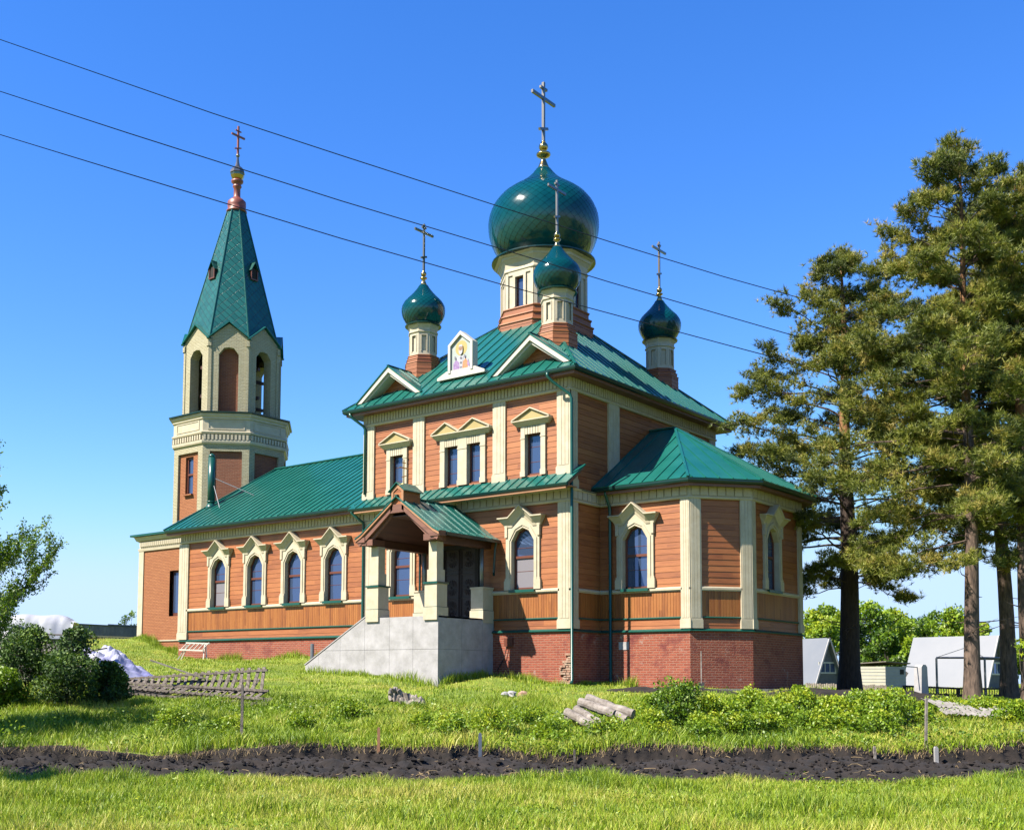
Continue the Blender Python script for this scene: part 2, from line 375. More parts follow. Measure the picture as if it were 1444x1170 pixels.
def roofplane(mb, poly, eave, spacing, m=0, mr=0, thick=.05, rib=.035, off=0.):
    """sheet roof with standing seams; poly planar 3D, eave = (A,B) direction along the eave"""
    P = [V3(p) for p in poly]; n = V3((0,0,0))
    for i in range(len(P)):
        a, b = P[i], P[(i+1) % len(P)]; n += np.cross(a, b)
    n /= np.linalg.norm(n)
    if n[2] < 0: P = P[::-1]; n = -n
    mb.prism(P, -n*thick, m) if thick > 0 else mb.poly(P, m)
    u = V3(eave[1])-V3(eave[0]); u -= n*(u@n); u /= np.linalg.norm(u); v = np.cross(n, u); o = P[0]
    Q = [((p-o)@u, (p-o)@v) for p in P]
    lo = min(q[0] for q in Q); hi = max(q[0] for q in Q); k = math.ceil((lo-off)/spacing)
    while k*spacing+off < hi-.03:
        a = k*spacing+off; k += 1
        if a < lo+.03: continue
        hit = []
        for i in range(len(Q)):
            (x0, y0), (x1, y1) = Q[i], Q[(i+1) % len(Q)]
            if (x0-a)*(x1-a) < 0: hit.append(y0+(a-x0)/(x1-x0)*(y1-y0))
        if len(hit) < 2: continue
        b0, b1 = min(hit), max(hit)
        if b1-b0 < .12: continue
        A = o+u*a+v*(b0+.01)+n*rib*.5; B = o+u*a+v*(b1-.02)+n*rib*.5
        mb.beam(A, B, .022, rib, mr, up=n)
    return n
# ------------------------------------------------------------------ terrain
RH = V3((math.cos(YAW), math.sin(YAW))); FH = V3((-math.sin(YAW), math.cos(YAW)))
def xy(s, t):
    p = RH*s+FH*t; return CX+p[0], CY+p[1]
def st(x, y):
    dx, dy = x-CX, y-CY; return dx*RH[0]+dy*RH[1], dx*FH[0]+dy*FH[1]
CP = []
for s_ in (-60, -30, -14, -6, 2, 10, 18, 30, 60):
    CP += [(s_, -30, -3.4), (s_, 0, -3.32), (s_, 10, -3.3), (s_, 18.4, -3.3), (s_, 22.6, -3.3 if abs(s_) < 31 else -3.2), (s_, 24.2, -2.98), (s_, 26.5, -2.82)]
CP += [(-10, 30, -2.35), (-4, 31, -2.45), (1, 32, -2.42), (5, 32, -2.40), (9, 33, -2.35), (14, 33, -2.45), (20, 33, -2.6), (-16, 30, -2.2), (-30, 32, -2.0),
       (-10, 36, -1.95), (-14, 40, -1.35), (-20, 44, -.9), (-5, 37, -1.98), (0, 36.5, -2.12), (4, 36, -2.15), (9, 36, -2.18),
       (4.16, 39.47, -1.9), (1.5, 39.4, -1.72), (-.44, 39.31, -1.93), (-3, 41.4, -1.6), (-5.54, 43.52, -1.42), (-6.12, 48.2, -.87), (-9, 50.5, -.97), (-12.9, 53.8, -.74),
       (-15.2, 56.3, .22), (-17, 58, .25), (-18, 54, -.4), (-14, 50, -.95), (8.14, 38.7, -2.0), (10.46, 39.2, -2.02), (13.2, 42.5, -2.05), (6, 46, -2), (0, 55, -1),
       (17, 38, -2.28), (16, 44, -2.25), (21, 44, -2.35), (25, 36, -2.6), (30, 40, -2.5), (18, 55, -2.25), (30, 55, -2.3), (20, 75, -2.15), (45, 75, -2.2), (70, 60, -2.4),
       (30, 110, -2.1), (60, 140, -2.1), (20, 180, -2), (-20, 64, .1), (-26, 58, .1), (-34, 70, .1), (-30, 90, -.2), (-60, 60, 0), (-90, 120, -.6), (-40, 160, -1), (0, 120, -1.2), (-5, 80, -.6), (10, 70, -1.9),
       (-300, 300, -2.5), (300, 300, -2.5), (0, 400, -2.5), (-300, -50, -3.4), (300, -50, -3.2), (0, -200, -3.4)]
CP = np.array(CP, float)
_A = np.linalg.norm(CP[:, None, :2]-CP[None, :, :2], axis=2); _n = len(CP)
_M = np.zeros((_n+1, _n+1)); _M[:_n, :_n] = -_A-np.eye(_n)*.25; _M[_n, :_n] = 1; _M[:_n, _n] = 1
_W = np.linalg.solve(_M, np.append(CP[:, 2], 0))
def vnoise(x, y, sc, seed=0):
    x = x*sc; y = y*sc; xi = np.floor(x).astype(int); yi = np.floor(y).astype(int); xf = x-xi; yf = y-yi
    def h(a, b):
        n = (a*374761393+b*668265263+seed*1442695041) & 0x7fffffff; n = (n ^ (n >> 13))*1274126177 & 0x7fffffff; return ((n ^ (n >> 16)) & 0xffff)/65535.
    u = xf*xf*(3-2*xf); v = yf*yf*(3-2*yf)
    return (h(xi, yi)*(1-u)+h(xi+1, yi)*u)*(1-v)+(h(xi, yi+1)*(1-u)+h(xi+1, yi+1)*u)*v
def bed_edges(s_):                          # front and back edge of the dug garden bed (t)
    return 18.0+.035*s_+.12*np.sin(s_*.9)+.08*np.sin(s_*2.7+1)+.16*(vnoise(np.asarray(s_, float)+50, np.asarray(s_, float)*0, 2.3, 8)-.5)+.12*(vnoise(np.asarray(s_, float)+50, np.asarray(s_, float)*0, 7., 9)-.5), 22.45+.05*s_+.12*np.sin(s_*.55+1)+.07*np.sin(s_*2.1)+.3*(vnoise(np.asarray(s_, float)+90, np.asarray(s_, float)*0, 1.9, 8)-.5)+.14*(vnoise(np.asarray(s_, float)+50, np.asarray(s_, float)*0, 8., 19)-.5)
def hts(sv, tv):
    sv = np.asarray(sv, float); tv = np.asarray(tv, float); r = np.hypot(sv, tv); k = np.minimum(1, 420/np.maximum(r, 1e-6))
    q = np.stack([(sv*k).ravel(), (tv*k).ravel()], 1); o = np.empty(len(q))
    for i in range(0, len(q), 20000):
        o[i:i+20000] = -np.linalg.norm(q[i:i+20000, None]-CP[None, :, :2], axis=2) @ _W[:_n]+_W[_n]
    x = sv.ravel(); y = tv.ravel(); near = np.exp(-(np.hypot(x, y-35)/60)**2)
    o += near*(.035*np.sin(x*1.7+1.3*np.sin(y*.9))+.03*np.sin(y*2.1+x*.8)+.02*np.sin(x*4.1-y*3.3))
    f_, b_ = bed_edges(sv); o = o.reshape(sv.shape); dt = tv-b_
    return o+np.where(np.abs(sv) < 40, .20/(1+np.exp(-np.clip(dt/.05, -30, 30)))*np.exp(-np.clip(dt, 0, 60)/3.), 0)
def gz(x, y):
    s_, t_ = st(x, y); return float(hts([s_], [t_])[0])
def spot(px, t, dz=0.):
    """ground position seen in column px of the photograph at a distance t"""
    x, y = xy(t*(px-PX0)/FPX, t); return (x, y, gz(x, y)+dz)
def at(px, py, t):
    d = fw+r2*(px-PX0)/FPX-u2*(py-PY0)/FPX; k = t/(d[0]*FH[0]+d[1]*FH[1]); return V3((CX, CY, CZ))+d*k
def axis(a, dens, lim, g=1.14):
    o = list(np.arange(a[0], a[1]+dens/2, dens)); st_ = dens; x = o[-1]
    while x < lim: st_ *= g; x += st_; o.append(x)
    st_ = dens; x = o[0]; l = []
    while x > -lim: st_ *= g; x -= st_; l.append(x)
    return np.array(l[::-1]+o)
def grid_mesh(name, sv, tv, zfun, mats, smooth=True):
    Sg, Tg = np.meshgrid(sv, tv); Z = zfun(Sg, Tg); X = CX+RH[0]*Sg+FH[0]*Tg; Y = CY+RH[1]*Sg+FH[1]*Tg
    nx, ny = len(sv), len(tv); me = bpy.data.meshes.new(name)
    co = np.stack([X, Y, Z], 2).reshape(-1, 3)
    i = (np.arange(ny-1)[:, None]*nx+np.arange(nx-1)[None]).ravel(); F = np.stack([i, i+1, i+nx+1, i+nx], 1)
    fast(me, co, F); [me.materials.append(q) for q in mats]
    if smooth: me.polygons.foreach_set('use_smooth', [True]*len(F))
    return me
def fast(me, co, F):
    me.vertices.add(len(co)); me.vertices.foreach_set('co', np.ascontiguousarray(co, dtype=np.float32).ravel())
    k = F.shape[1]; me.loops.add(F.size); me.loops.foreach_set('vertex_index', np.ascontiguousarray(F, dtype=np.int32).ravel())
    me.polygons.add(len(F)); me.polygons.foreach_set('loop_start', np.arange(0, F.size, k, dtype=np.int32))
    me.update(calc_edges=True)
def scatter_mesh(name, co, F, tint, material, loc=(0,0,0)):
    me = bpy.data.meshes.new(name); fast(me, co-np.array(loc), F); me.materials.append(material)
    a = me.attributes.new('tint', 'FLOAT', 'FACE'); a.data.foreach_set('value', np.clip(tint, 0, 1).astype(np.float32))
    return me
def ground_material():
    M = bpy.data.materials.new('grassy_ground'); M.use_nodes = True; t = M.node_tree; b = t.nodes['Principled BSDF']; b.inputs['Roughness'].default_value = .95
    tc = t.nodes.new('ShaderNodeTexCoord'); c = None
    cols = [((.10, .15, .008), (.19, .24, .013), .35, .4, .65), ((.30, .28, .045), None, .9, .52, .72), ((.07, .05, .025), None, 2.6, .60, .72)]
    for c1, c2, sc, lo, hi in cols:
        n = t.nodes.new('ShaderNodeTexNoise'); n.inputs['Scale'].default_value = sc; n.inputs['Detail'].default_value = 9; n.inputs['Roughness'].default_value = .7
        t.links.new(tc.outputs['Object'], n.inputs['Vector'])
        cr = t.nodes.new('ShaderNodeValToRGB'); cr.color_ramp.elements[0].position = lo; cr.color_ramp.elements[1].position = hi
        t.links.new(n.outputs[0], cr.inputs[0])
        if c is None:
            cr.color_ramp.elements[0].color = (*c1, 1); cr.color_ramp.elements[1].color = (*c2, 1); c = cr.outputs[0]
        else:
            mx = t.nodes.new('ShaderNodeMix'); mx.data_type = 'RGBA'; t.links.new(cr.outputs[0], mx.inputs[0]); t.links.new(c, mx.inputs[6])
            mx.inputs[7].default_value = (*c1, 1); c = mx.outputs[2]
    t.links.new(c, b.inputs['Base Color'])
    n = t.nodes.new('ShaderNodeTexNoise'); n.inputs['Scale'].default_value = 18; n.inputs['Detail'].default_value = 8; t.links.new(tc.outputs['Object'], n.inputs['Vector'])
    bp = t.nodes.new('ShaderNodeBump'); bp.inputs['Distance'].default_value = .08; t.links.new(n.outputs[0], bp.inputs['Height']); t.links.new(bp.outputs[0], b.inputs['Normal'])
    return M
GROUND = ground_material()
def gfun(s_, t_):
    z = hts(s_, t_); f, b = bed_edges(s_)
    ins = (t_ > f+.15) & (t_ < b+.14) & (np.abs(s_) < 32); return np.where(ins, z-.22, z)
me = grid_mesh('ground', axis((-26, 30), .22, 3000), axis((8, 62), .22, 3000), gfun, [GROUND])
go = bpy.data.objects.new('ground', me); COL.objects.link(go); props(go, kind='structure')
rng = np.random.default_rng(3)
def soilfun(s_, t_):
    f, b = bed_edges(s_); u = np.clip((t_-f)/(b-f), 0, 1); z = hts(s_, t_)
    mound = np.where(u < .80, np.sin(np.clip(u/.80, 0, 1)*math.pi)**.6*.07, -.24*np.sin(np.clip((u-.80)/.20, 0, 1)*math.pi))
    edge = np.clip(np.minimum(u, 1-u)*9, 0, 1)
    k = (vnoise(s_, t_, 1.3, 1)-.4)*.16+(vnoise(s_, t_, 3.4, 2)-.5)*.13+(vnoise(s_, t_, 8, 3)-.5)*.07+(vnoise(s_, t_, 19, 4)-.5)*.05
    return z+mound+k*edge-.02+np.where((u <= 0) | (t_ > b+.4), -.35, 0)
me = grid_mesh('garden_bed', np.arange(-15, 17, .055), np.arange(17.2, 24.6, .055), soilfun, [SOIL], smooth=False)
o = bpy.data.objects.new('garden_bed', me); COL.objects.link(o); props(o, kind='structure')
# ------------------------------------------------------------------ church
CH = thing('church', 'brick and orange timber church with green onion domes and an octagonal bell tower', 'church', (-5.06, 5.62, -1.9))
ZW = 0.; ZE = 5.25
FN = [(-22.25, .3), (-10, .3)]                                   # nave south wall
cube = [(-10., .1), (-.1, .1), (-.1, 11.15), (-10., 11.15)]
apse = [(-.1, 2.06), (3.5, 2.06), (4.93, 3.80), (4.93, 8.05), (3.5, 9.5), (-.1, 9.5)]
# --- brick plinths
mb = MB()
def ring(mb, path, closed, z0, z1, d=.03, m=0):
    for F, L in edges(path, closed): flat(mb, F, -d if True else 0, L+d, z0, z1, d=d, m=m)
for F, L in edges(cube, True): flat(mb, F, -.04, L+.04, -2.6, .02, d=.04)
for F, L in edges(apse): flat(mb, F, -.02, L+.02, -2.6, .02, d=.05)
F = Fr(FN[0], (1, 0)); flat(mb, F, -.04, 12.25, -2.2, .02, d=.04)
flat(mb, Fr((-22.29, 10.9), (0, -1)), 0, 10.6, -2.2, .02, d=.0)
part('plinth_wall', mb, REDP, CH, 'painted red brick plinth with worn patches')
FC = Fr((-10., .1), (1, 0)); FE = Fr((-.1, .1), (0, 1)); FA = Fr(apse[0], (1, 0)); FS = Fr(apse[1], (1.43, 1.74)); FAE = Fr(apse[2], (0, 1))
LS = math.hypot(1.43, 1.74)
# --- openings: (frame, centre a, type)
def ca(x): return x+10.
LOW = dict(z0=1.5, zs=3.3, zt=3.78, hw=.5)
NAVEX = [-19.43, -16.91, -14.43, -11.94]
lowwins = [(F, x+22.25, 'nave', i) for i, x in enumerate(NAVEX)]+[(FC, ca(-8.0), 'cube', 4), (FC, ca(-2.085), 'cube', 5), (FA, 1.5, 'apse', 6), (FAE, 1.72, 'apse', 7)]
hole = lambda c: (c-.5, c+.5, 1.5, 3.8)
# --- siding
mb = MB()
clap(mb, F, 0, 12.25, 1.42, 4.62, [hole(a) for f, a, k, i in lowwins if k == 'nave'])
clap(mb, FC, 0, 9.9, 1.42, 4.62, [hole(a) for f, a, k, i in lowwins if f is FC]+[(ca(-6.0), ca(-4.1), 0, 3.35)])
clap(mb, FE, 0, 2.0, 1.42, 4.62)
upholes = [(ca(-1.98), ca(-1.28), 5.66, 7.2), (ca(-8.6), ca(-7.91), 5.66, 7.2), (ca(-5.77), ca(-5.12), 5.66, 7.2), (ca(-4.68), ca(-4.03), 5.66, 7.2)]
clap(mb, FC, 0, 9.9, 4.95, 8.7, upholes)
clap(mb, FE, 0, 11.05, 4.62, 8.7)
clap(mb, Fr(cube[2], (-1, 0)), 0, 9.9, 0, 8.7); clap(mb, Fr(cube[3], (0, -1)), 0, 11.05, 0, 8.7)
for (Fa, L), hs_ in zip(edges(apse), [[hole(1.5)], [], [hole(1.72)], [], []]):
    clap(mb, Fa, 0, L, 1.42, 4.62, hs_); clap(mb, Fa, 0, L, .08, .45, pitch=.2)
clap(mb, F, 0, 12.25, .08, .45, pitch=.2)
clap(mb, FC, 0, 9.9, .08, .45, [(ca(-6.9), ca(-3.4), 0, .5)], pitch=.2); clap(mb, FE, 0, 2, .08, .45, pitch=.2)
part('siding', mb, SIDE, CH, 'horizontal orange stained siding boards')
mb = MB()
vboards(mb, F, 0, 12.25, .48, 1.38); vboards(mb, FC, 0, ca(-6.0), .48, 1.38); vboards(mb, FC, ca(-4.1), 9.9, .48, 1.38); vboards(mb, FE, 0, 2, .48, 1.38)
for Fa, L in edges(apse): vboards(mb, Fa, 0, L, .48, 1.38)
part('wainscot', mb, WAIN, CH, 'vertical boards below the sill band')
# --- bands
mb = MB()
sill = [(0, 1.38), (.05, 1.38), (.05, 1.41), (.085, 1.42), (.085, 1.49), (.06, 1.52), (0, 1.53)]
green1 = [(0, .44), (.05, .44), (.06, .47), (.03, .5), (0, .5)]; green0 = [(0, -.015), (.115, -.015), (.125, .015), (.06, .075), (0, .09)]
mc = MB()
for Fx, L, hl in ((F, 12.25, [a for f, a, k, i in lowwins if f is F]), (FC, 9.9, [ca(-8), ca(-2.085)])):
    pass
def band(mb, path, prof, closed=False): mb.sweep(path, prof, closed)
band(mc, FN, sill); band(mc, [(-10, .1), (-6.05, .1)], sill); band(mc, [(-4.05, .1), (-.1, .1), (-.1, 2.06)], sill); band(mc, [(-.095, 2.06)]+apse[1:], sill)
part('sill_band', mc, CREAM, CH, 'cream moulding at sill height')
for p_ in (green1, green0):
    for q_ in (FN, [(-10, .1), (-6.9, .1)], [(-3.45, .1), (-.1, .1), (-.1, 2.06)], [(-.095, 2.06)]+apse[1:]):
        mg = MB(); band(mg, q_, p_); part('metal_flashing', mg, GREEN, CH)
# --- pilasters
def pilaster(F, a0, a1, z0, z1, back=.0, ret=None):
    mb = MB(); w_ = a1-a0; F.box(mb, a0, a1, back, .085, z0, z1)
    for k in range(3):
        x0 = a0+w_*(.12+.26*k); F.box(mb, x0, x0+w_*.235, .085, .097, z0+.36, z1-.02)
    F.box(mb, a0-.03, a1+.03, back, .115, z0, z0+.30); F.box(mb, a0-.015, a1+.015, back, .10, z0+.30, z0+.34)
    return part('pilaster', mb, CREAM, CH)
pilaster(F, -.09, .6, .09, 4.6)
pilaster(FC, -.09, .55, .09, 4.6); pilaster(FC, 9.45, 9.985, .09, 4.6); pilaster(FE, -.082, .42, .09, 4.6)
pilaster(FC, -.09, .5, 5.5, 8.6); pilaster(FC, ca(-7.4), ca(-6.82), 5.5, 8.6); pilaster(FC, ca(-3.45), ca(-2.87), 5.5, 8.6); pilaster(FC, 9.42, 9.985, 5.5, 8.6)
pilaster(FE, -.082, .40, 5.05, 8.6); pilaster(FE, 2.5, 3.25, 4.9, 8.6); pilaster(FE, 8.0, 8.75, 4.9, 8.6); pilaster(FE, 10.6, 11.13, 4.9, 8.6)
pilaster(FA, 3.30, 3.65, .09, 4.6); pilaster(FS, -.03, .40, .09, 4.6); pilaster(FS, LS-.40, LS+.03, .09, 4.6); pilaster(FAE, -.05, .27, .09, 4.6)
pilaster(FAE, 3.98, 4.3, .09, 4.6)
# --- cornices
def cornice(path, zb, zt, pitch, closed=False, skip=()):
    mb = MB()
    mb.sweep(path, [(0, zb), (.10, zb), (.125, zb+.03), (.125, zb+.08), (.095, zb+.10), (.09, zt), (0, zt)], closed)
    for Fx, L in edges(path, closed): dentils(mb, Fx, .03, L-.0, zb+.12, zt-.02, .085, .13, pitch, .045)
    mb.sweep(path, [(.0, zt-.03), (.16, zt-.03), (.19, zt+.04), (0, zt+.04)], closed)
    return part('cornice', mb, CREAM, CH)
cornice(cube, 8.52, 9.0, .155, True)
cornice([(-10, .1), (-.1, .1), (-.1, 1.95)], 4.55, 4.98, .30); cornice([(-.08, 2.06)]+apse[1:], 4.55, 5.0, .30); cornice(FN, 4.62, 5.06, .19)
# --- eaves (soffit, fascia and gutter)
def eave(path, z, o, closed=False, fm=SOFF):
    mb = MB(); mb.sweep(path, [(.1, z-.20), (o-.03, z-.24), (o-.03, z-.05), (.1, z-.04)], closed); part('eave_soffit', mb, fm, CH)
    mg = MB(); mg.sweep(path, [(o-.03, z-.13), (o+.02, z-.15), (o+.07, z-.12), (o+.09, z-.06), (o+.09, z-.01), (o+.075, z-.01), (o+.06, z-.07), (o-.028, z-.09)], closed)
    part('gutter', mg, DKGRN, CH)
eave(cube, 9.17, .62, True); eave([(-.1, 2.06)]+apse[1:], 5.17, .5); eave([(-22.7, .3), (-10.2, .3)], 5.24, .62)
# --- roofs
ZR = 9.17; oo = .72; AX, AY, AZ = -5.06, 5.62, 14.15
c4 = [(-10-oo, .1-oo, ZR), (-.1+oo, .1-oo, ZR), (-.1+oo, 11.15+oo, ZR), (-10-oo, 11.15+oo, ZR)]
mb = MB()
for i in range(4):
    A, B = c4[i], c4[(i+1) % 4]; roofplane(mb, [A, B, (AX, AY, AZ)], (A, B), .52, off=.2)
for P in c4: mb.beam(V3(P)+V3((0,0,.03)), V3((AX, AY, AZ+.03)), .09, .035)
part('main_roof', mb, ROOFG, CH, 'green standing seam hipped roof under the domes')
mb = MB()
roofplane(mb, [(-22.75, -.42, 5.25), (-9.98, -.42, 5.25), (-9.98, 5.62, 8.95), (-21.7, 5.62, 8.95)], ((-22.75, -.42, 5.25), (-9.98, -.42, 5.25)), .42)
roofplane(mb, [(-9.98, 11.66, 5.25), (-22.75, 11.66, 5.25), (-21.7, 5.62, 8.95), (-9.98, 5.62, 8.95)], ((-9.98, 11.66, 5.25), (-22.75, 11.66, 5.25)), .42)
roofplane(mb, [(-22.75, 11.66, 5.25), (-22.75, -.42, 5.25), (-21.7, 5.62, 8.95)], ((-22.75, 11.66, 5.25), (-22.75, -.42, 5.25)), .42)
mb.beam((-21.7, 5.62, 8.98), (-10, 5.62, 8.98), .2, .05); mb.beam((-22.75, -.42, 5.28), (-21.7, 5.62, 8.98), .14, .05)
part('nave_roof', mb, ROOFG, CH, 'long green standing seam roof of the nave')
mb = MB()
def offs(path, d):
    t_ = MB(); t_.sweep(path, [(d, 0)]); return None
ao = .6; ap = (1.0, 5.75, 8.0); rw = (-.1, 5.75, 8.0)
P5 = []
pth = apse
for i in range(len(pth)):
    ns = []
    for a, b in ((i-1, i), (i, i+1)):
        if a < 0 or b >= len(pth): continue
        d = V3(pth[b])-V3(pth[a]); d /= np.linalg.norm(d); ns.append(V3((d[1], -d[0])))
    o2 = ns[0] if len(ns) == 1 else (ns[0]+ns[1])/(1+ns[0]@ns[1]); P5.append((pth[i][0]+o2[0]*ao, pth[i][1]+o2[1]*ao, 5.19))
roofplane(mb, [P5[0], P5[1], ap, rw], (P5[0], P5[1]), .5, off=.1)
for a, b in ((1, 2), (2, 3), (3, 4)): roofplane(mb, [P5[a], P5[b], ap], (P5[a], P5[b]), .5, off=.15)
roofplane(mb, [P5[4], P5[5], rw, ap], (P5[4], P5[5]), .5)
for k in (1, 2, 3, 4): mb.beam(V3(P5[k])+V3((0,0,.03)), V3(ap)+V3((0,0,.03)), .09, .04)
mb.beam(V3(rw)+V3((0,0,.03)), V3(ap)+V3((0,0,.03)), .16, .05)
part('apse_roof', mb, ROOFG, CH, 'green faceted roof over the apse')
mb = MB()
roofplane(mb, [(-10.25, -.68, 5.09), (.28, -.68, 5.09), (.28, .085, 5.60), (-10.25, .085, 5.60)], ((-10.25, -.68, 5.09), (.28, -.68, 5.09)), .42)
roofplane(mb, [(-.098, .085, 5.60), (.28, .085, 5.60), (.28, .55, 5.91), (-.098, .55, 5.91)], ((-.098, .085, 5.60), (.28, .085, 5.60)), 2.)
part('skirt_roof', mb, ROOFG, CH, 'narrow green pent roof between the storeys')
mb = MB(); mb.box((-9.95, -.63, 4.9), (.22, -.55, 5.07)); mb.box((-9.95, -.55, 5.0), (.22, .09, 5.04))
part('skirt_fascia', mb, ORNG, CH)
mb = MB(); mb.prism([(.24, -.6, 4.93), (.24, .5, 5.70), (.24, .5, 5.84), (.24, -.6, 5.07)], (-.05, 0, 0)); part('verge_board', mb, SOFF, CH)
mg = MB(); mg.sweep([(-10.25, .1), (.3, .1)], [(.70, 5.0), (.78, 5.0), (.80, 5.08), (.70, 5.06)]); part('gutter', mg, DKGRN, CH)
mb = MB(); mb.sweep([(-.08, .6), (-.08, 1.9)], [(-.02, 4.98), (.16, 4.98), (.17, 5.03), (-.02, 5.1)]); part('metal_flashing', mb, DKGRN, CH)
# --- windows
def lowwin(Fx, c, i):
    z0, zs, zt = 1.53, 3.3, 3.78
    inner = [(c-.5, z0), (c-.5, zs), (c-.28, 3.66), (c, zt), (c+.28, 3.66), (c+.5, zs), (c+.5, z0)]
    outer = [(c-.745, z0), (c-.745, 3.92), (c-.46, 3.98), (c, 4.34), (c+.46, 3.98), (c+.745, 3.92), (c+.745, z0)]
    mb = MB(); Fx.bridge(mb, inner, outer, -.2, .085)
    ri = [(c-.56, z0), (c-.56, zs+.03), (c-.31, 3.73), (c, 3.87), (c+.31, 3.73), (c+.56, zs+.03), (c+.56, z0)]
    ro = [(c-.64, z0), (c-.64, zs+.08), (c-.36, 3.82), (c, 3.98), (c+.36, 3.82), (c+.64, zs+.08), (c+.64, z0)]
    Fx.bridge(mb, ri, ro, .08, .115)
    for sg in (-1, 1):
        a, b = sorted((c+sg*.512, c+sg*.80)); Fx.box(mb, a, b, .0, .118, z0, z0+.34); a, b = sorted((c+sg*.507, c+sg*.775)); Fx.box(mb, a, b, .0, .105, z0+.34, z0+.42)
        a, b = sorted((c+sg*.66, c+sg*.77)); Fx.box(mb, a, b, .0, .13, 3.45, 3.92)
    wobj = part('window', mb, CREAM, CH)
    # crown moulding
    hd = MB(); T = [(-.98, 4.17), (-.50, 4.17), (0, 4.60), (.50, 4.17), (.98, 4.17)]
    lv = [(0, .0, .33), (-.045, .0, .33), (-.06, -.015, .27), (-.16, -.09, .21), (-.27, -.17, .13), (-.36, -.2, .11)]
    n = len(T); vs = []; fs = []
    for dz, dx, dd in lv:
        for k, (a, z) in enumerate(T): vs.append(Fx.p(c+a*(1+dx*(1 if k in (0, 4) else .35)), dd, z+dz))
    for q in range(len(lv)-1):
        for k in range(n-1): fs.append((q*n+k, (q+1)*n+k, (q+1)*n+k+1, q*n+k+1))
    for k in range(n): vs.append(Fx.p(c+T[k][0], 0, T[k][1]+.012))
    b = len(lv)*n
    for k in range(n-1): fs.append((b+k, k, k+1, b+k+1))
    e = len(vs)
    for sg, k in ((0, 0), (1, n-1)):
        ids = [q*n+k for q in range(len(lv))]; back = len(vs)
        vs.append(Fx.p(c+T[k][0]*.8, 0, T[k][1]-.36)); fs.append(tuple([b+k]+ids+[back]))
    back = len(vs)-2
    hd.add(vs, fs); part('window_hood', hd, CREAM, wobj)
    sl = MB(); Fx.box(sl, c-.56, c+.56, -.1, .17, z0-.05, z0); Fx.box(sl, c-.56, c+.56, .15, .17, z0-.1, z0-.051); part('window_sill', sl, GREEN, wobj)
    fr = MB(); fi = [(c-.42, z0+.08), (c-.42, zs), (c-.25, 3.6), (c, 3.70), (c+.25, 3.6), (c+.42, zs), (c+.42, z0+.08)]
    Fx.bridge(fr, fi, [(p[0], p[1]-.0) for p in inner], -.19, -.12); Fx.box(fr, c-.5, c+.5, -.19, -.12, z0, z0+.09); Fx.box(fr, c-.43, c+.43, -.19, -.105, 2.68, 2.77)
    for zz in (2.2, 3.05): Fx.box(fr, c-.43, c+.43, -.155, -.147, zz, zz+.015)
    part('window_frame', fr, FRAME, wobj)
    gl = MB(); gl.poly([Fx.p(a, -.158, z) for a, z in inner]); part('glass', gl, GLASS, wobj)
    if i in (0, 5, ):
        bl = MB(); bl.poly([Fx.p(c-.42, -.1575+.003, z0+.08), Fx.p(c+.42, -.1545, z0+.08), Fx.p(c+.42, -.1545, 2.68), Fx.p(c-.42, -.1545, 2.68)]); part('window_blind', bl, BLIND, wobj)
for Fx, a, k, i in lowwins: lowwin(Fx, a, i)
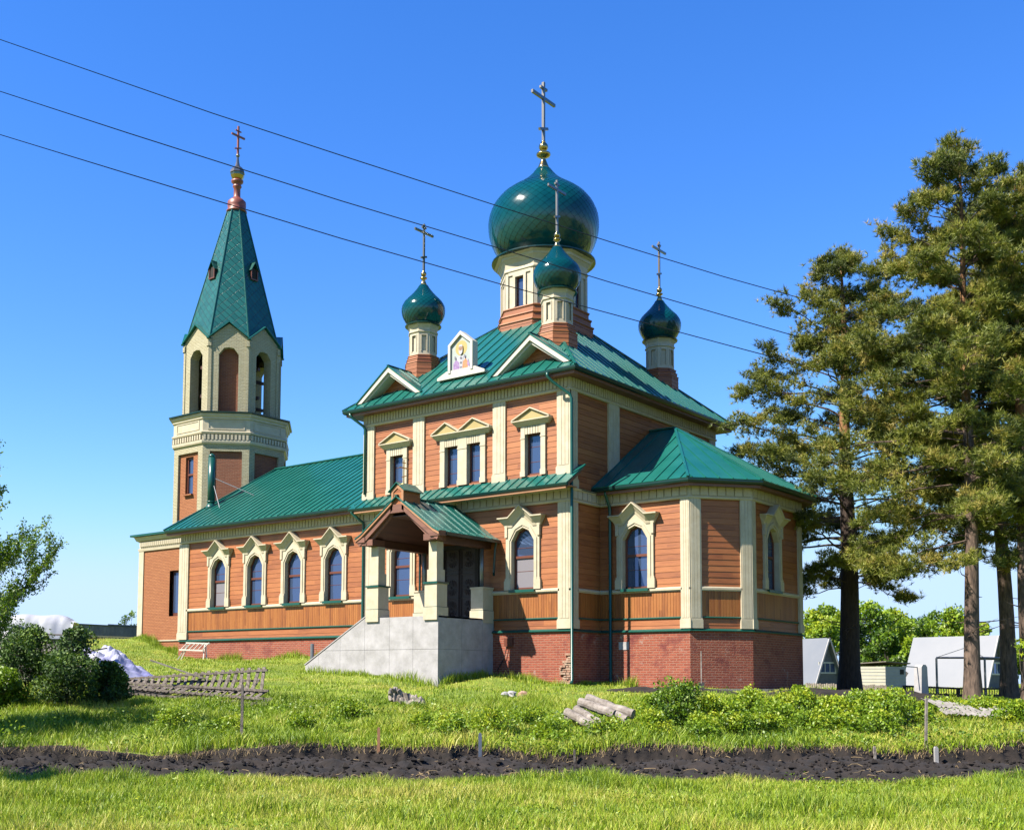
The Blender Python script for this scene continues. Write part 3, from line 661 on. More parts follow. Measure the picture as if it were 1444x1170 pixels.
def upwin(Fx, ops, c0, c1, peaks):
    """ops: openings (a0,a1); c0,c1 outer jamb edges; peaks: list of (left, apex, right)"""
    z0, z1 = 5.62, 7.2; mb = MB(); xs = [c0]+[v for o_ in ops for v in o_]+[c1]
    for k in range(0, len(xs), 2): Fx.box(mb, xs[k], xs[k+1], -.2, .095, z0, 7.46); Fx.box(mb, xs[k]-.02, xs[k+1]+.02, 0, .115, z0, z0+.2); Fx.box(mb, xs[k]-.012, xs[k+1]+.012, 0, .112, 7.0, 7.06)
    for a0, a1 in ops:
        Fx.box(mb, a0, a1, -.2, .05, 7.2, 7.46); n = 6; p_ = (a1-a0)/n
        for k in range(n): Fx.box(mb, a0+k*p_+.012, a0+(k+1)*p_-.012, .05, .085, 7.16, 7.45)
    wobj = part('window', mb, CREAM, CH)
    hd = MB(); L, R_ = peaks[0][0], peaks[-1][2]
    lv = [(7.46, .10, .14), (7.50, .14, .10), (7.60, .24, .03), (7.62, .28, 0), (7.66, .28, 0)]
    vs = []
    for z, d, ins in lv: vs += [Fx.p(L+ins, 0, z), Fx.p(L+ins, d, z), Fx.p(R_-ins, d, z), Fx.p(R_-ins, 0, z)]
    fs = []
    for q in range(len(lv)-1):
        for k in range(3): fs.append((q*4+k, q*4+k+1, (q+1)*4+k+1, (q+1)*4+k))
    fs += [(3, 2, 1, 0), (16, 17, 18, 19)]
    hd.add(vs, fs)
    for l, ap_, r_ in peaks:
        for a, b in ((l, ap_), (ap_, r_)):
            za, zb = (7.66, 8.05) if a == l else (8.05, 7.66)
            hd.hexa([Fx.p(a, .28, za), Fx.p(b, .28, zb), Fx.p(b, 0, zb), Fx.p(a, 0, za), Fx.p(a, .28, za+.045), Fx.p(b, .28, zb+.045), Fx.p(b, 0, zb+.045), Fx.p(a, 0, za+.045)])
    part('window_hood', hd, CREAM, wobj)
    tp = MB()
    for l, ap_, r_ in peaks: tp.prism([Fx.p(l+.05, .2, 7.662), Fx.p(r_-.05, .2, 7.662), Fx.p(ap_, .2, 8.04)], -Fx.n*.19)
    part('pediment_panel', tp, OCHRE, wobj)
    fr = MB(); gl = MB()
    for a0, a1 in ops:
        Fx.bridge(fr, [(a0+.06, z0+.1), (a0+.06, z1-.06), (a1-.06, z1-.06), (a1-.06, z0+.1)], [(a0, z0), (a0, z1), (a1, z1), (a1, z0)], -.19, -.12)
        Fx.box(fr, a0, a1, -.19, -.10, z0, z0+.12)
        for zz in (6.15, 6.7): Fx.box(fr, a0+.06, a1-.06, -.155, -.148, zz, zz+.015)
        gl.poly([Fx.p(a0, -.158, z0), Fx.p(a1, -.158, z0), Fx.p(a1, -.158, z1), Fx.p(a0, -.158, z1)])
    part('window_frame', fr, FRAME, wobj); part('glass', gl, GLASS, wobj)
upwin(FC, [(ca(-1.98), ca(-1.28))], ca(-2.16), ca(-1.08), [(ca(-2.47), ca(-1.63), ca(-.80))])
upwin(FC, [(ca(-8.6), ca(-7.91))], ca(-8.8), ca(-7.71), [(ca(-9.08), ca(-8.25), ca(-7.42))])
upwin(FC, [(ca(-5.77), ca(-5.12)), (ca(-4.68), ca(-4.03))], ca(-6.0), ca(-3.8), [(ca(-6.32), ca(-5.62), ca(-4.98)), (ca(-4.98), ca(-4.28), ca(-3.48))])
# --- roof gables on the south eave
def gable(c, hw):
    zb, za, y0 = 9.44, 10.70, -.36; mb = MB(); sl = (za-zb)/hw
    for sg in (-1, 1):
        a = (c+sg*hw, zb); b = (c, za)
        q = [(a[0], y0, a[1]-.02), (b[0], y0, b[1]), (b[0], y0, b[1]-.22), (a[0]-sg*.26, y0, a[1]-.02)]
        mb.prism([V3(p) for p in q], (0, .10, 0))
        q = [(a[0]-sg*.05, y0+.10, a[1]), (b[0], y0+.10, b[1]-.05), (b[0], y0+.10, b[1]-.34), (a[0]-sg*.40, y0+.10, a[1])]
        mb.prism([V3(p) for p in q], (0, .5, 0))
    root = part('roof_gable', mb, WHITE, CH, 'small white framed gable on the roof edge')
    tp = MB(); fg = Fr((c-hw, y0+.58), (1, 0)); n = 6
    for k in range(n):
        z0_, z1_ = zb+k*(za-.3-zb)/n, zb+(k+1)*(za-.3-zb)/n
        w0 = hw*(1-(z0_-zb)/(za-zb)); w1 = hw*(1-(z1_-zb)/(za-zb))
        tp.add([fg.p(hw-w0, .02, z0_), fg.p(hw+w0, .02, z0_), fg.p(hw+w1, 0, z1_), fg.p(hw-w1, 0, z1_)], [(0, 1, 2, 3)])
    part('gable_boards', tp, SIDE, root)
    rf = MB(); yb = lambda z: -.62+(z-ZR)/(AZ-ZR)*(AY+.62)
    for sg in (-1, 1):
        roofplane(rf, [(c+sg*(hw+.06), y0-.04, zb), (c, y0-.04, za+.05), (c, yb(za)+.05, za+.05), (c+sg*(hw+.06), yb(zb)+.02, zb)], ((c, y0, za), (c, 2, za)), .5, thick=.04)
    rf.beam((c, y0-.05, za+.06), (c, yb(za)+.05, za+.06), .1, .03)
    part('gable_roof', rf, ROOFG, root)
gable(-1.50, 1.72); gable(-8.42, 1.72)
# --- icon case on the eave
mb = MB(); yi = -.02; cx_ = -4.98
ol = [(-1.16, 9.86), (1.16, 9.86), (1.16, 10.0), (.66, 10.28), (.60, 10.28), (.60, 11.12), (0, 11.58), (-.60, 11.12), (-.60, 10.28), (-.66, 10.28), (-1.16, 10.0)]
mb.prism([(cx_+a, yi, z) for a, z in [(-1.16, 9.80), (1.16, 9.80), (1.16, 9.90), (.70, 10.10), (-.70, 10.10), (-1.16, 9.90)]], (0, .34, 0))
Fi = Fr((cx_, yi), (1, 0))
Fi.bridge(mb, [(-.49, 10.0), (-.49, 11.05), (0, 11.43), (.49, 11.05), (.49, 10.0)], [(-.60, 10.0), (-.60, 11.10), (0, 11.58), (.60, 11.10), (.60, 10.0)], -.30, .03)
mb.prism([Fi.p(a, -.06, z) for a, z in [(-.595, 10.0), (.595, 10.0), (.595, 11.10), (0, 11.57), (-.595, 11.10)]], (0, .22, 0))
ic = part('icon_case', mb, WHITE, CH, 'white house shaped frame holding a painted icon')
pal = [mat('icon_gold', (.66, .50, .16), .5), mat('icon_skin', (.50, .28, .16), .6), mat('icon_mauve', (.30, .14, .42), .6, col2=(.50, .36, .62), nscale=9), mat('icon_orange', (.75, .22, .06), .6, col2=(.8, .40, .2), nscale=9),
       mat('icon_white', (.60, .60, .66), .6), mat('icon_grey', (.20, .18, .25), .6), mat('icon_ground', (.48, .56, .54), .6, col2=(.58, .62, .58), nscale=4)]
im = MB(); lay = [0]
def sh(pts, m_):
    lay[0] += 1; im.poly([Fi.p(a, -.055+lay[0]*.003, z) for a, z in pts], m_)
cir = lambda x, z, r, sy=1: [(x+r*math.cos(k*math.pi/10), z+r*sy*math.sin(k*math.pi/10)) for k in range(20)]
sh([(-.49, 10.02), (.49, 10.02), (.49, 11.05), (0, 11.43), (-.49, 11.05)], 6); sh(cir(0, 10.92, .29), 0)
sh([(-.40, 10.02), (-.38, 10.35), (-.22, 10.58), (0, 10.64), (.22, 10.58), (.38, 10.35), (.40, 10.02)], 4)
sh([(-.40, 10.02), (-.38, 10.36), (-.24, 10.5), (-.10, 10.36), (-.06, 10.02)], 2); sh([(.04, 10.02), (.06, 10.34), (.22, 10.5), (.34, 10.3), (.30, 10.02)], 3)
sh([(.30, 10.22), (.33, 10.46), (.40, 10.28), (.44, 10.12)], 2)
sh([(-.06, 10.02), (-.10, 10.6), (.10, 10.6), (.06, 10.02)], 4)
for zz in (10.12, 10.3, 10.48): sh([(-.02, zz), (.02, zz), (.02, zz+.1), (-.02, zz+.1)], 5); sh([(-.05, zz+.035), (.05, zz+.035), (.05, zz+.065), (-.05, zz+.065)], 5)
for q in (-.27, .2): sh([(q-.03, 10.5), (q+.03, 10.5), (q+.03, 10.62), (q-.03, 10.62)], 5)
sh(cir(0, 10.88, .105, 1.3), 1); sh([(-.10, 10.86), (-.085, 10.72), (0, 10.64), (.085, 10.72), (.10, 10.86), (.05, 10.81), (-.05, 10.81)], 4)
sh([(-.10, 10.97), (-.06, 11.04), (.06, 11.04), (.10, 10.97), (.05, 10.96), (-.05, 10.96)], 4)
for q in (-.04, .04): sh(cir(q, 10.90, .013), 5)
sh([(-.008, 10.84), (.008, 10.84), (.005, 10.9), (-.005, 10.9)], 5); sh([(-.025, 10.80), (.025, 10.80), (.02, 10.807), (-.02, 10.807)], 3)
part('icon', im, pal, ic, 'painted icon of a bearded saint with a golden halo')
# --- domes
def dome(c, prof, N, rows, parent, plate):
    """onion of raised diamond tiles over a dark core; prof (r,z)"""
    zs_ = [p[1] for p in prof]; rs_ = [p[0] for p in prof]
    # resample by arc length
    L = [0]
    for i in range(1, len(prof)): L.append(L[-1]+math.hypot(prof[i][0]-prof[i-1][0], prof[i][1]-prof[i-1][1]))
    K = 80; rr = np.interp(np.linspace(0, L[-1], K), L, rs_); zz = np.interp(np.linspace(0, L[-1], K), L, zs_)
    for _ in range(3): rr[1:-1] = (rr[:-2]+2*rr[1:-1]+rr[2:])/4; zz[1:-1] = (zz[:-2]+2*zz[1:-1]+zz[2:])/4
    u_ = np.linspace(0, 1, K)
    R_ = lambda u: float(np.interp(u, u_, rr)); Z_ = lambda u: float(np.interp(u, u_, zz))
    core = MB(); core.lathe(c, [(R_(k/40)*.985, Z_(k/40)) for k in range(41)], 48)
    d = part('onion_dome', core, DOMEB, parent, smooth=True)
    t_ = MB(); us = np.linspace(0, 1, rows+1); vn = []; Ut = u_; Zt = zz
    def P(j, i, e=0.):
        u = us[j]; a = 2*math.pi*(i+.5*(j % 2)*1.0)/N; r = R_(u)+e; return V3((c[0]+r*math.cos(a), c[1]+r*math.sin(a), Z_(u)))
    for j in range(-1, rows):
        for i in range(N):
            j0, j1, j2 = max(j, 0), j+1, min(j+2, rows)
            odd = j1 % 2
            li = i; 
            B = P(j0, i, .0); Tt = P(j2, i, .0)
            if (j0 % 2) != odd and True: pass
            Lf = P(j1, i-1 if not (j % 2) else i, .0); Rt = P(j1, i if not (j % 2) else i+1, .0)
            if j < 0: B = (Lf+Rt)/2; B = P(0, i, 0.) if False else V3((B[0], B[1], Z_(0)))
            if j+2 > rows: Tt = (Lf+Rt)/2
            C_ = (B+Tt+Lf+Rt)/4; n_ = V3((C_[0]-c[0], C_[1]-c[1], 0)); n_ /= np.linalg.norm(n_)+1e-9
            q = [C_+(p-C_)*.978 for p in (B, Rt, Tt, Lf)]
            nn = np.cross(Rt-Lf, Tt-B); nn /= np.linalg.norm(nn)+1e-9
            if nn@n_ < -.2: nn = -nn
            q = [p+nn*e for p, e in zip(q, (.012, .007, .002, .007))]
            t_.add(q, [(0, 1, 2), (0, 2, 3)])
            for p in (B, Rt, Tt, Lf):
                u = float(np.interp(p[2], Zt, Ut)); e_ = .01; dr_ = R_(min(1, u+e_))-R_(max(0, u-e_)); dz_ = Z_(min(1, u+e_))-Z_(max(0, u-e_)); a = math.atan2(p[1]-c[1], p[0]-c[0]); nv = V3((dz_*math.cos(a), dz_*math.sin(a), -dr_)); nv /= np.linalg.norm(nv); nv = nv*.80+nn*.20; vn.append(tuple(nv/np.linalg.norm(nv)))
    tl = part('dome_tiles', t_, DOMEM, d, smooth=True); me = tl.data
    me.normals_split_custom_set([vn[l.vertex_index] for l in me.loops])
    return d
def cross(name, c, z0, zt, arm, zarm, zlow, lowlen, ztop, toplen, w_, parent, mt=STEEL):
    mb = MB(); x, y = c
    mb.box((x-w_/2, y-w_/2, z0), (x+w_/2, y+w_/2, zt))
    mb.box((x-w_*.45, y-arm, zarm-w_*.6), (x+w_*.45, y+arm, zarm+w_*.6)); mb.box((x-w_*.45, y-toplen, ztop-w_*.45), (x+w_*.45, y+toplen, ztop+w_*.45))
    mb.beam((x, y-lowlen, zlow-lowlen*.35), (x, y+lowlen, zlow+lowlen*.35), w_*.9, w_)
    return part('cross', mb, mt, parent)
def finial(c, prof, parent, name='finial', mt=GOLD):
    mb = MB(); mb.lathe(c, prof, 20); return part(name, mb, mt, parent, smooth=True)
def ball(zc, r): return [(max(r*math.sin(math.pi*k/8), .001), zc-r*math.cos(math.pi*k/8)) for k in range(9)]
o8 = math.pi/8
def drum(c, rap, z0, z1, parent, name, m_, tap=1.):
    mb = MB(); R_ = rap/math.cos(o8); mb.lathe(c, [(R_, z0), (R_*tap, z1)], 8, rot=o8); return part(name, mb, m_, parent)
def octf(c, rap):
    """the eight wall frames of an octagon of apothem rap, south first, anticlockwise"""
    R_ = rap/math.cos(o8); pts = [(c[0]+R_*math.cos(-5*o8+k*2*o8), c[1]+R_*math.sin(-5*o8+k*2*o8)) for k in range(8)]
    return list(edges(pts, True))
# main drum
cm = (-5.06, 5.62)
mb = MB(); rc = 1/math.cos(o8)
for z0_, z1_, r_ in ((11.4, 12.88, 2.03), (12.88, 13.2, 1.94), (13.2, 13.52, 1.85)):
    for Fo, L in octf(cm, r_*.955): clap(mb, Fo, 0, L, z0_, z1_, pitch=.205 if z0_ < 12 else .32)
md = part('main_drum_base', mb, SIDE, CH, 'stepped octagonal base of orange boards')
mb = MB()
for zz, r_ in ((12.88, 2.03), (13.2, 1.94), (13.52, 1.85)):
    mb.lathe(cm, [(r_*.955*rc+.02, zz-.06), (r_*.955*rc+.06, zz-.02), (r_*.955*rc+.05, zz+.02), (1.6, zz+.02)], 8, rot=o8, cap=False)
part('drum_moulding', mb, SIDE, md)
mb = MB(); glz = []; frz = []; ra = 1.68
for k, (Fo, L) in enumerate(octf(cm, ra)):
    wn_ = k % 2 == 0; hl = [(L/2-.21, L/2+.21, 13.6, 14.85)] if wn_ else []
    flat(mb, Fo, 0, L, 13.4, 15.6, hl, d=0)
    Fo.box(mb, .0, .13, -.05, .06, 13.54, 15.05); Fo.box(mb, L-.13, L, -.05, .06, 13.54, 15.05); Fo.box(mb, .13, L-.13, -.05, .05, 14.95, 15.1)
    if wn_:
        Fo.bridge(mb, [(L/2-.21, 13.6), (L/2-.21, 14.85), (L/2+.21, 14.85), (L/2+.21, 13.6)], [(L/2-.33, 13.55), (L/2-.33, 14.97-.03), (L/2+.33, 14.97-.03), (L/2+.33, 13.55)], -.15, .07)
        frz.append(MB()); glz.append(MB()); Fo.bridge(frz[-1], [(L/2-.15, 13.68), (L/2-.15, 14.8), (L/2+.17, 14.8), (L/2+.17, 13.68)], [(L/2-.21, 13.55), (L/2-.21, 14.85), (L/2+.21, 14.85), (L/2+.21, 13.55)], -.13, -.07)
        glz[-1].poly([Fo.p(L/2-.21, -.1, 13.55), Fo.p(L/2+.21, -.1, 13.55), Fo.p(L/2+.21, -.1, 14.85), Fo.p(L/2-.21, -.1, 14.85)])
    else: Fo.bridge(mb, [(L/2-.30, 13.75), (L/2-.30, 14.8), (L/2+.30, 14.8), (L/2+.30, 13.75)], [(L/2-.37, 13.68), (L/2-.37, 14.87), (L/2+.37, 14.87), (L/2+.37, 13.68)], 0, .035)
md = part('main_drum', mb, CREAM, CH, 'cream octagonal drum with narrow windows'); [part('window_frame', q_, FRAME, md) for q_ in frz]; [part('glass', q_, GLASS, md) for q_ in glz]
mb = MB(); mb.lathe(cm, [(ra*rc+.04, 15.08), (ra*rc+.09, 15.12), (ra*rc+.09, 15.18), (ra*rc+.04, 15.25), (ra*rc+.06, 15.45), (ra*rc+.16, 15.6), (ra*rc+.2, 15.62), (ra*rc+.22, 15.72), (ra*rc+.36, 15.78), (1, 15.8)], 8, rot=o8, cap=False)
part('drum_cornice', mb, CREAM, md)
mb = MB(); mb.lathe(cm, [(1.0, 15.79), (2.16, 15.79), (2.2, 15.81), (2.2, 15.86), (2.05, 15.91), (1.6, 16.02)], 40); part('drum_cap', mb, DKGRN, md)
dm = dome(cm, [(1.62, 15.93), (1.86, 16.15), (2.05, 16.4), (2.2, 16.72), (2.31, 17.1), (2.345, 17.5), (2.30, 17.9), (2.13, 18.32), (1.84, 18.70), (1.50, 18.97), (1.14, 19.2), (.85, 19.40), (.60, 19.62), (.42, 19.82), (.30, 20.0)], 40, 34, CH, None)
finial(cm, [(.29, 19.98), (.22, 20.12), (.15, 20.3), (.09, 20.45), (.11, 20.48), (.27, 20.56), (.31, 20.63), (.30, 20.68), (.10, 20.72), (.09, 20.78)]+ball(20.98, .2)[1:-1]+[(.1, 21.18), (.09, 21.22), (.05, 21.25)], dm)
cross('cross', cm, 21.15, 23.85, .84, 23.14, 21.78, .30, 23.58, .24, .11, dm, STEEL)
def smalldome(c):
    mb = MB()
    for z0_, z1_, r_ in ((10.3, 11.16, .74), (11.16, 11.32, .69), (11.32, 11.48, .64)):
        for Fo, L in octf(c, r_*.95): clap(mb, Fo, 0, L, z0_, z1_, pitch=.17)
        mb.lathe(c, [(r_*.95*rc+.01, z1_-.03), (r_*.95*rc+.035, z1_-.01), (r_*.95*rc+.03, z1_+.01), (.5, z1_+.01)], 8, rot=o8, cap=False)
    b = part('corner_drum_base', mb, SIDE, CH)
    mb = MB(); r_ = .55
    for Fo, L in octf(c, r_):
        Fo.bridge(mb, [(L/2-.1, 11.66), (L/2-.1, 12.32), (L/2+.1, 12.32), (L/2+.1, 11.66)], [(0, 11.5), (0, 12.46), (L, 12.46), (L, 11.5)], -.05, 0)
        flat(mb, Fo, 0, L, 11.45, 11.67, d=0.001); flat(mb, Fo, .05, L-.05, 11.6, 12.4, d=-.05)
        Fo.bridge(mb, [(L/2-.1, 11.66), (L/2-.1, 12.32), (L/2+.1, 12.32), (L/2+.1, 11.66)], [(L/2-.14, 11.64), (L/2-.14, 12.36), (L/2+.14, 12.36), (L/2+.14, 11.64)], -.02, .025)
    mb.lathe(c, [(r_*rc, 12.42), (r_*rc+.05, 12.46), (r_*rc+.05, 12.5), (r_*rc+.01, 12.53), (r_*rc+.02, 12.64), (r_*rc+.08, 12.74), (r_*rc+.1, 12.8), (.3, 12.82)], 8, rot=o8, cap=False)
    d0 = part('corner_drum', mb, CREAM, CH)
    mb = MB(); mb.lathe(c, [(.3, 12.79), (.75, 12.79), (.76, 12.82), (.72, 12.86), (.5, 12.9)], 28); part('drum_cap', mb, DKGRN, d0)
    d = dome(c, [(.62, 12.86), (.72, 12.98), (.82, 13.14), (.89, 13.34), (.905, 13.53), (.87, 13.70), (.76, 13.88), (.60, 14.04), (.43, 14.22), (.28, 14.40), (.17, 14.58)], 26, 22, CH, None)
    finial(c, [(.16, 14.56), (.11, 14.68), (.06, 14.8), (.14, 14.86), (.15, 14.90), (.05, 14.93)]+ball(15.06, .12)[1:-1]+[(.05, 15.18), (.03, 15.22)], d)
    cross('cross', c, 15.15, 17.2, .58, 16.84, 15.78, .17, 17.05, .13, .075, d, STEEL)
for c in ((-8.39, 1.72), (-1.72, 1.72), (-1.72, 9.53), (-8.39, 9.53)): smalldome(c)
# --- porch
def P3(a, y, z): return (a, y, z)
xL, xR, yF = -6.85, -3.44, -3.05
mb = MB(); mb.box((xL+.02, yF+.02, -2.6), (xR-.02, .1, .44), 1)
mb.prism([(xL+.02, yF+.02, .52), (-10.02, yF+.02, -1.2), (-10.02, yF+.02, -2.4), (xL+.02, yF+.02, -2.4)], (0, .14, 0), 1)
def clipx(poly, a, b):      # clip polygon (x,z) to a<=x<=b
    for sgn, lim in ((1, a), (-1, -b)):
        o_ = []
        for i in range(len(poly)):
            p, q = poly[i], poly[(i+1) % len(poly)]; fp, fq = sgn*p[0]-lim, sgn*q[0]-lim
            if fp >= 0: o_.append(p)
            if fp*fq < 0: k = fp/(fp-fq); o_.append((p[0]+(q[0]-p[0])*k, p[1]+(q[1]-p[1])*k))
        poly = o_
        if len(poly) < 3: return []
    return poly
def clipz(poly, a, b): return [(y, x) for x, y in clipx([(z, x) for x, z in poly], a, b)]
side = [(-10.06, -1.22), (xL, .58), (-6.7, .62), (-6.6, .5), (xR, .5), (xR, -2.5), (-10.06, -2.5)]
xs = [-10.06, -9.35, -8.2, -6.95, -5.72, -4.6, xR]
side = [(-10.06, -1.22), (xL, .56), (xL+.01, .5), (xR, .5), (xR, -2.5), (-10.06, -2.5)]
for i in range(len(xs)-1):
    for z0_, z1_ in ((-2.5, -.66), (-.65, .7)):
        q = clipz(clipx(side, xs[i]+.004, xs[i+1]-.004), z0_, z1_)
        if len(q) > 2: mb.prism([(a, yF, z) for a, z in q], (0, .018, 0))
for y0_, y1_ in ((yF+.02, -1.75), (-1.742, -.55), (-.542, .1)):
    for z0_, z1_ in ((-2.5, -.66), (-.65, .5)): mb.box((xR-.02, y0_, z0_), (xR, y1_, z1_))
mb.box((xL, yF+.02, .441), (xR, .1, .5))
mb.prism([(-10.1, yF-.02, -1.2), (xL, yF-.02, .58), (xL, yF-.02, .62), (-10.1, yF-.02, -1.16)], (0, .2, 0))
po = part('porch_podium', mb, [CONC, CONCD], CH, 'grey panelled podium with a sloping stair cheek')
mb = MB()
for k in range(11): mb.box((xL-.30*(k+1), yF+.16, -2.4), (xL-.30*k, -.05, .5-.155*(k+1)))
part('stairs', mb, CONC, po)
pr_ = MB()
porch = None
def post(mb, mg, x0, y0, w_=.56, top=3.1):
    x1, y1 = x0+w_, y0+w_
    def bx(i, z0_, z1_, g=mb): g.box((x0+i, y0+i, z0_), (x1-i, y1-i, z1_))
    bx(-.03, .36, .80); bx(.0, .82, 1.62); bx(.06, 1.70, 2.12); bx(.10, 2.12, top)
    for z_, i_ in ((.80, -.012), (1.62, -.045)): mg.box((x0+i_, y0+i_, z_), (x1-i_, y1-i_, z_+(.02 if z_ < 1 else .06)))
for (x0, y0) in ((xL+.06-.03, yF-.04), (xR-.60, yF-.04)):
    mb = MB(); mg = MB(); post(mb, mg, x0, y0); p_ = part('porch_post', mb, CREAM, CH); part('metal_flashing', mg, GREEN, p_)
for x0 in (xR-.60, xL+.03):
    mb = MB(); mg = MB(); x1 = x0+.62; mb.box((x0, -.56, .36), (x1, .08, .80)); mb.box((x0+.03, -.53, .82), (x1-.03, .08, 1.60)); mb.box((x0, -.56, 1.6), (x1, .08, 1.66))
    mg.box((x0+.02, -.54, .80), (x1-.02, .08, .82)); p_ = part('porch_pedestal', mb, CREAM, CH); part('metal_flashing', mg, GREEN, p_)
    mb = MB(); mb.tube([(x0+.31, -.25, 1.66), (x0+.31, -.25, 3.1)], .075, 14); part('porch_column', mb, STEELG, CH, smooth=True)
# porch roof
xc = (xL+xR)/2; zr = 4.80; sl = .70
mb = MB()
prof = [(-2.02, 3.40), (-1.72, 3.55), (-.0, zr)]
for sg in (-1, 1):
    for k in range(2):
        a, b = prof[k], prof[k+1]; q = [(xc+sg*a[0], yF-.38, a[1]), (xc+sg*b[0], yF-.38, b[1]), (xc+sg*b[0], .09, b[1]), (xc+sg*a[0], .09, a[1])]
        roofplane(mb, q, ((xc, yF-.38, 4), (xc, .1, 4)), .48, thick=.035, rib=.03)
mb.beam((xc, yF-.38, zr+.02), (xc, .09, zr+.02), .12, .03)
pro = part('porch_roof', mb, ROOFG, CH, 'green gabled porch roof')
mb = MB()
for sg in (-1, 1):
    for (a, b) in (((-2.0, 3.36), (-1.72, 3.50)), ((-1.72, 3.50), (-.22, 4.60))):
        q = [(xc+sg*a[0], yF-.36, a[1]), (xc+sg*b[0], yF-.36, b[1]), (xc+sg*b[0], yF-.36, b[1]-.09), (xc+sg*a[0], yF-.36, a[1]-.09)]; mb.prism([V3(p) for p in q], (0, .07, 0), 1)
        q = [(xc+sg*a[0]*.99, yF-.30, a[1]-.08), (xc+sg*b[0], yF-.30, b[1]-.08), (xc+sg*b[0], yF-.30, b[1]-.30), (xc+sg*a[0]*.93, yF-.30, a[1]-.26)]; mb.prism([V3(p) for p in q], (0, .10, 0), 0)
    q = [(xc+sg*1.52, yF-.18, 3.36), (xc+sg*.30, yF-.18, 4.38), (xc+sg*.30, yF-.18, 4.16), (xc+sg*1.30, yF-.18, 3.30)]; mb.prism([V3(p) for p in q], (0, .08, 0), 0)
mb.prism([V3((xc-.32, yF-.30, 4.50)), V3((xc+.32, yF-.30, 4.50)), V3((xc+.32, yF-.30, 4.2)), V3((xc-.32, yF-.30, 4.2))], (0, .2, 0), 0)
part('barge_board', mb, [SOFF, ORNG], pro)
mb = MB()
for sg in (-1, 1):
    x0, x1 = sorted((xc+sg*1.30, xc+sg*1.60))
    mb.box((x0, yF-.10, 3.10), (x1, .08, 3.36), 0); x0, x1 = sorted((xc+sg*1.22, xc+sg*1.70)); mb.box((x0, yF-.26, 3.12), (x1, yF+.40, 3.34), 1)
    x0, x1 = sorted((xc+sg*1.55, xc+sg*2.02)); mb.box((x0, yF-.33, 3.24), (x1, yF+.02, 3.42), 1); x0, x1 = sorted((xc+sg*1.50, xc+sg*1.9)); mb.box((x0, yF-.28, 3.14), (x1, yF-.02, 3.24), 1)
    q = [(xc+sg*1.55, yF-.2, 3.40), (xc, yF-.2, 4.66), (xc, .06, 4.66), (xc+sg*1.55, .06, 3.40)]
    mb.prism([V3(p) for p in q], (0, 0, -.03), 0)
    q = [(xc+sg*1.45, yF-.16, 3.30), (xc+sg*.45, yF-.16, 4.10), (xc+sg*.45, .05, 4.10), (xc+sg*1.45, .05, 3.30)]
    mb.prism([V3(p) for p in q], (0, 0, -.025), 0)
mb.box((xc-.46, yF-.16, 4.08), (xc+.46, .05, 4.11), 0)
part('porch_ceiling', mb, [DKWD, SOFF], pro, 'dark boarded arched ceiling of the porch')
mg = MB()
for sg in (-1, 1): mg.beam((xc+sg*2.0, yF+.02, 3.33), (xc+sg*2.0, .1, 3.33), .1, .1)
mg.tube([(xc+1.99, -.12, 3.3), (xc+1.92, -.1, 3.1), (xc+1.86, -.1, 2.2), (xc+1.9, -.16, 2.1)], .045, 8)
mg.tube([(xc-1.99, -.12, 3.3), (xc-1.80, -.02, 3.1), (xc-1.80, -.02, .6)], .045, 8)
part('gutter', mg, DKGRN, pro)
mb = MB(); kx, ky0, ky1 = xc, yF-.26, yF+.62
mb.prism([(kx-.29, ky0, 4.32), (kx+.29, ky0, 4.32), (kx+.29, ky0, 5.02), (kx, ky0, 5.24), (kx-.29, ky0, 5.02)], (0, ky1-ky0, 0), 0)
Fk = Fr((kx, ky0), (1, 0)); Fk.bridge(mb, [(-.19, 4.5), (-.19, 4.95), (0, 5.08), (.19, 4.95), (.19, 4.5)], [(-.29, 4.32), (-.29, 5.0), (0, 5.22), (.29, 5.0), (.29, 4.32)], 0, .03, 1)
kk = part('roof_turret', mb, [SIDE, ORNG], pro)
mb = MB()
for sg in (-1, 1): mb.prism([(kx, ky0-.1, 5.30), (kx+sg*.40, ky0-.1, 4.98), (kx+sg*.40, ky1+.06, 4.98), (kx, ky1+.06, 5.30)], (0, 0, -.035))
part('turret_roof', mb, ROOFG, kk)
# porch cross (gilded, on the turret)
mb = MB(); yk = -3.0; mb.box((kx-.015, yk-.015, 5.25), (kx+.015, yk+.015, 6.15)); mb.box((kx-.012, yk-.24, 5.83), (kx+.012, yk+.24, 5.87)); mb.box((kx-.012, yk-.1, 6.02), (kx+.012, yk+.1, 6.05)); mb.beam((kx, yk-.12, 5.5), (kx, yk+.12, 5.58), .024, .03)
part('cross', mb, GOLD, kk)
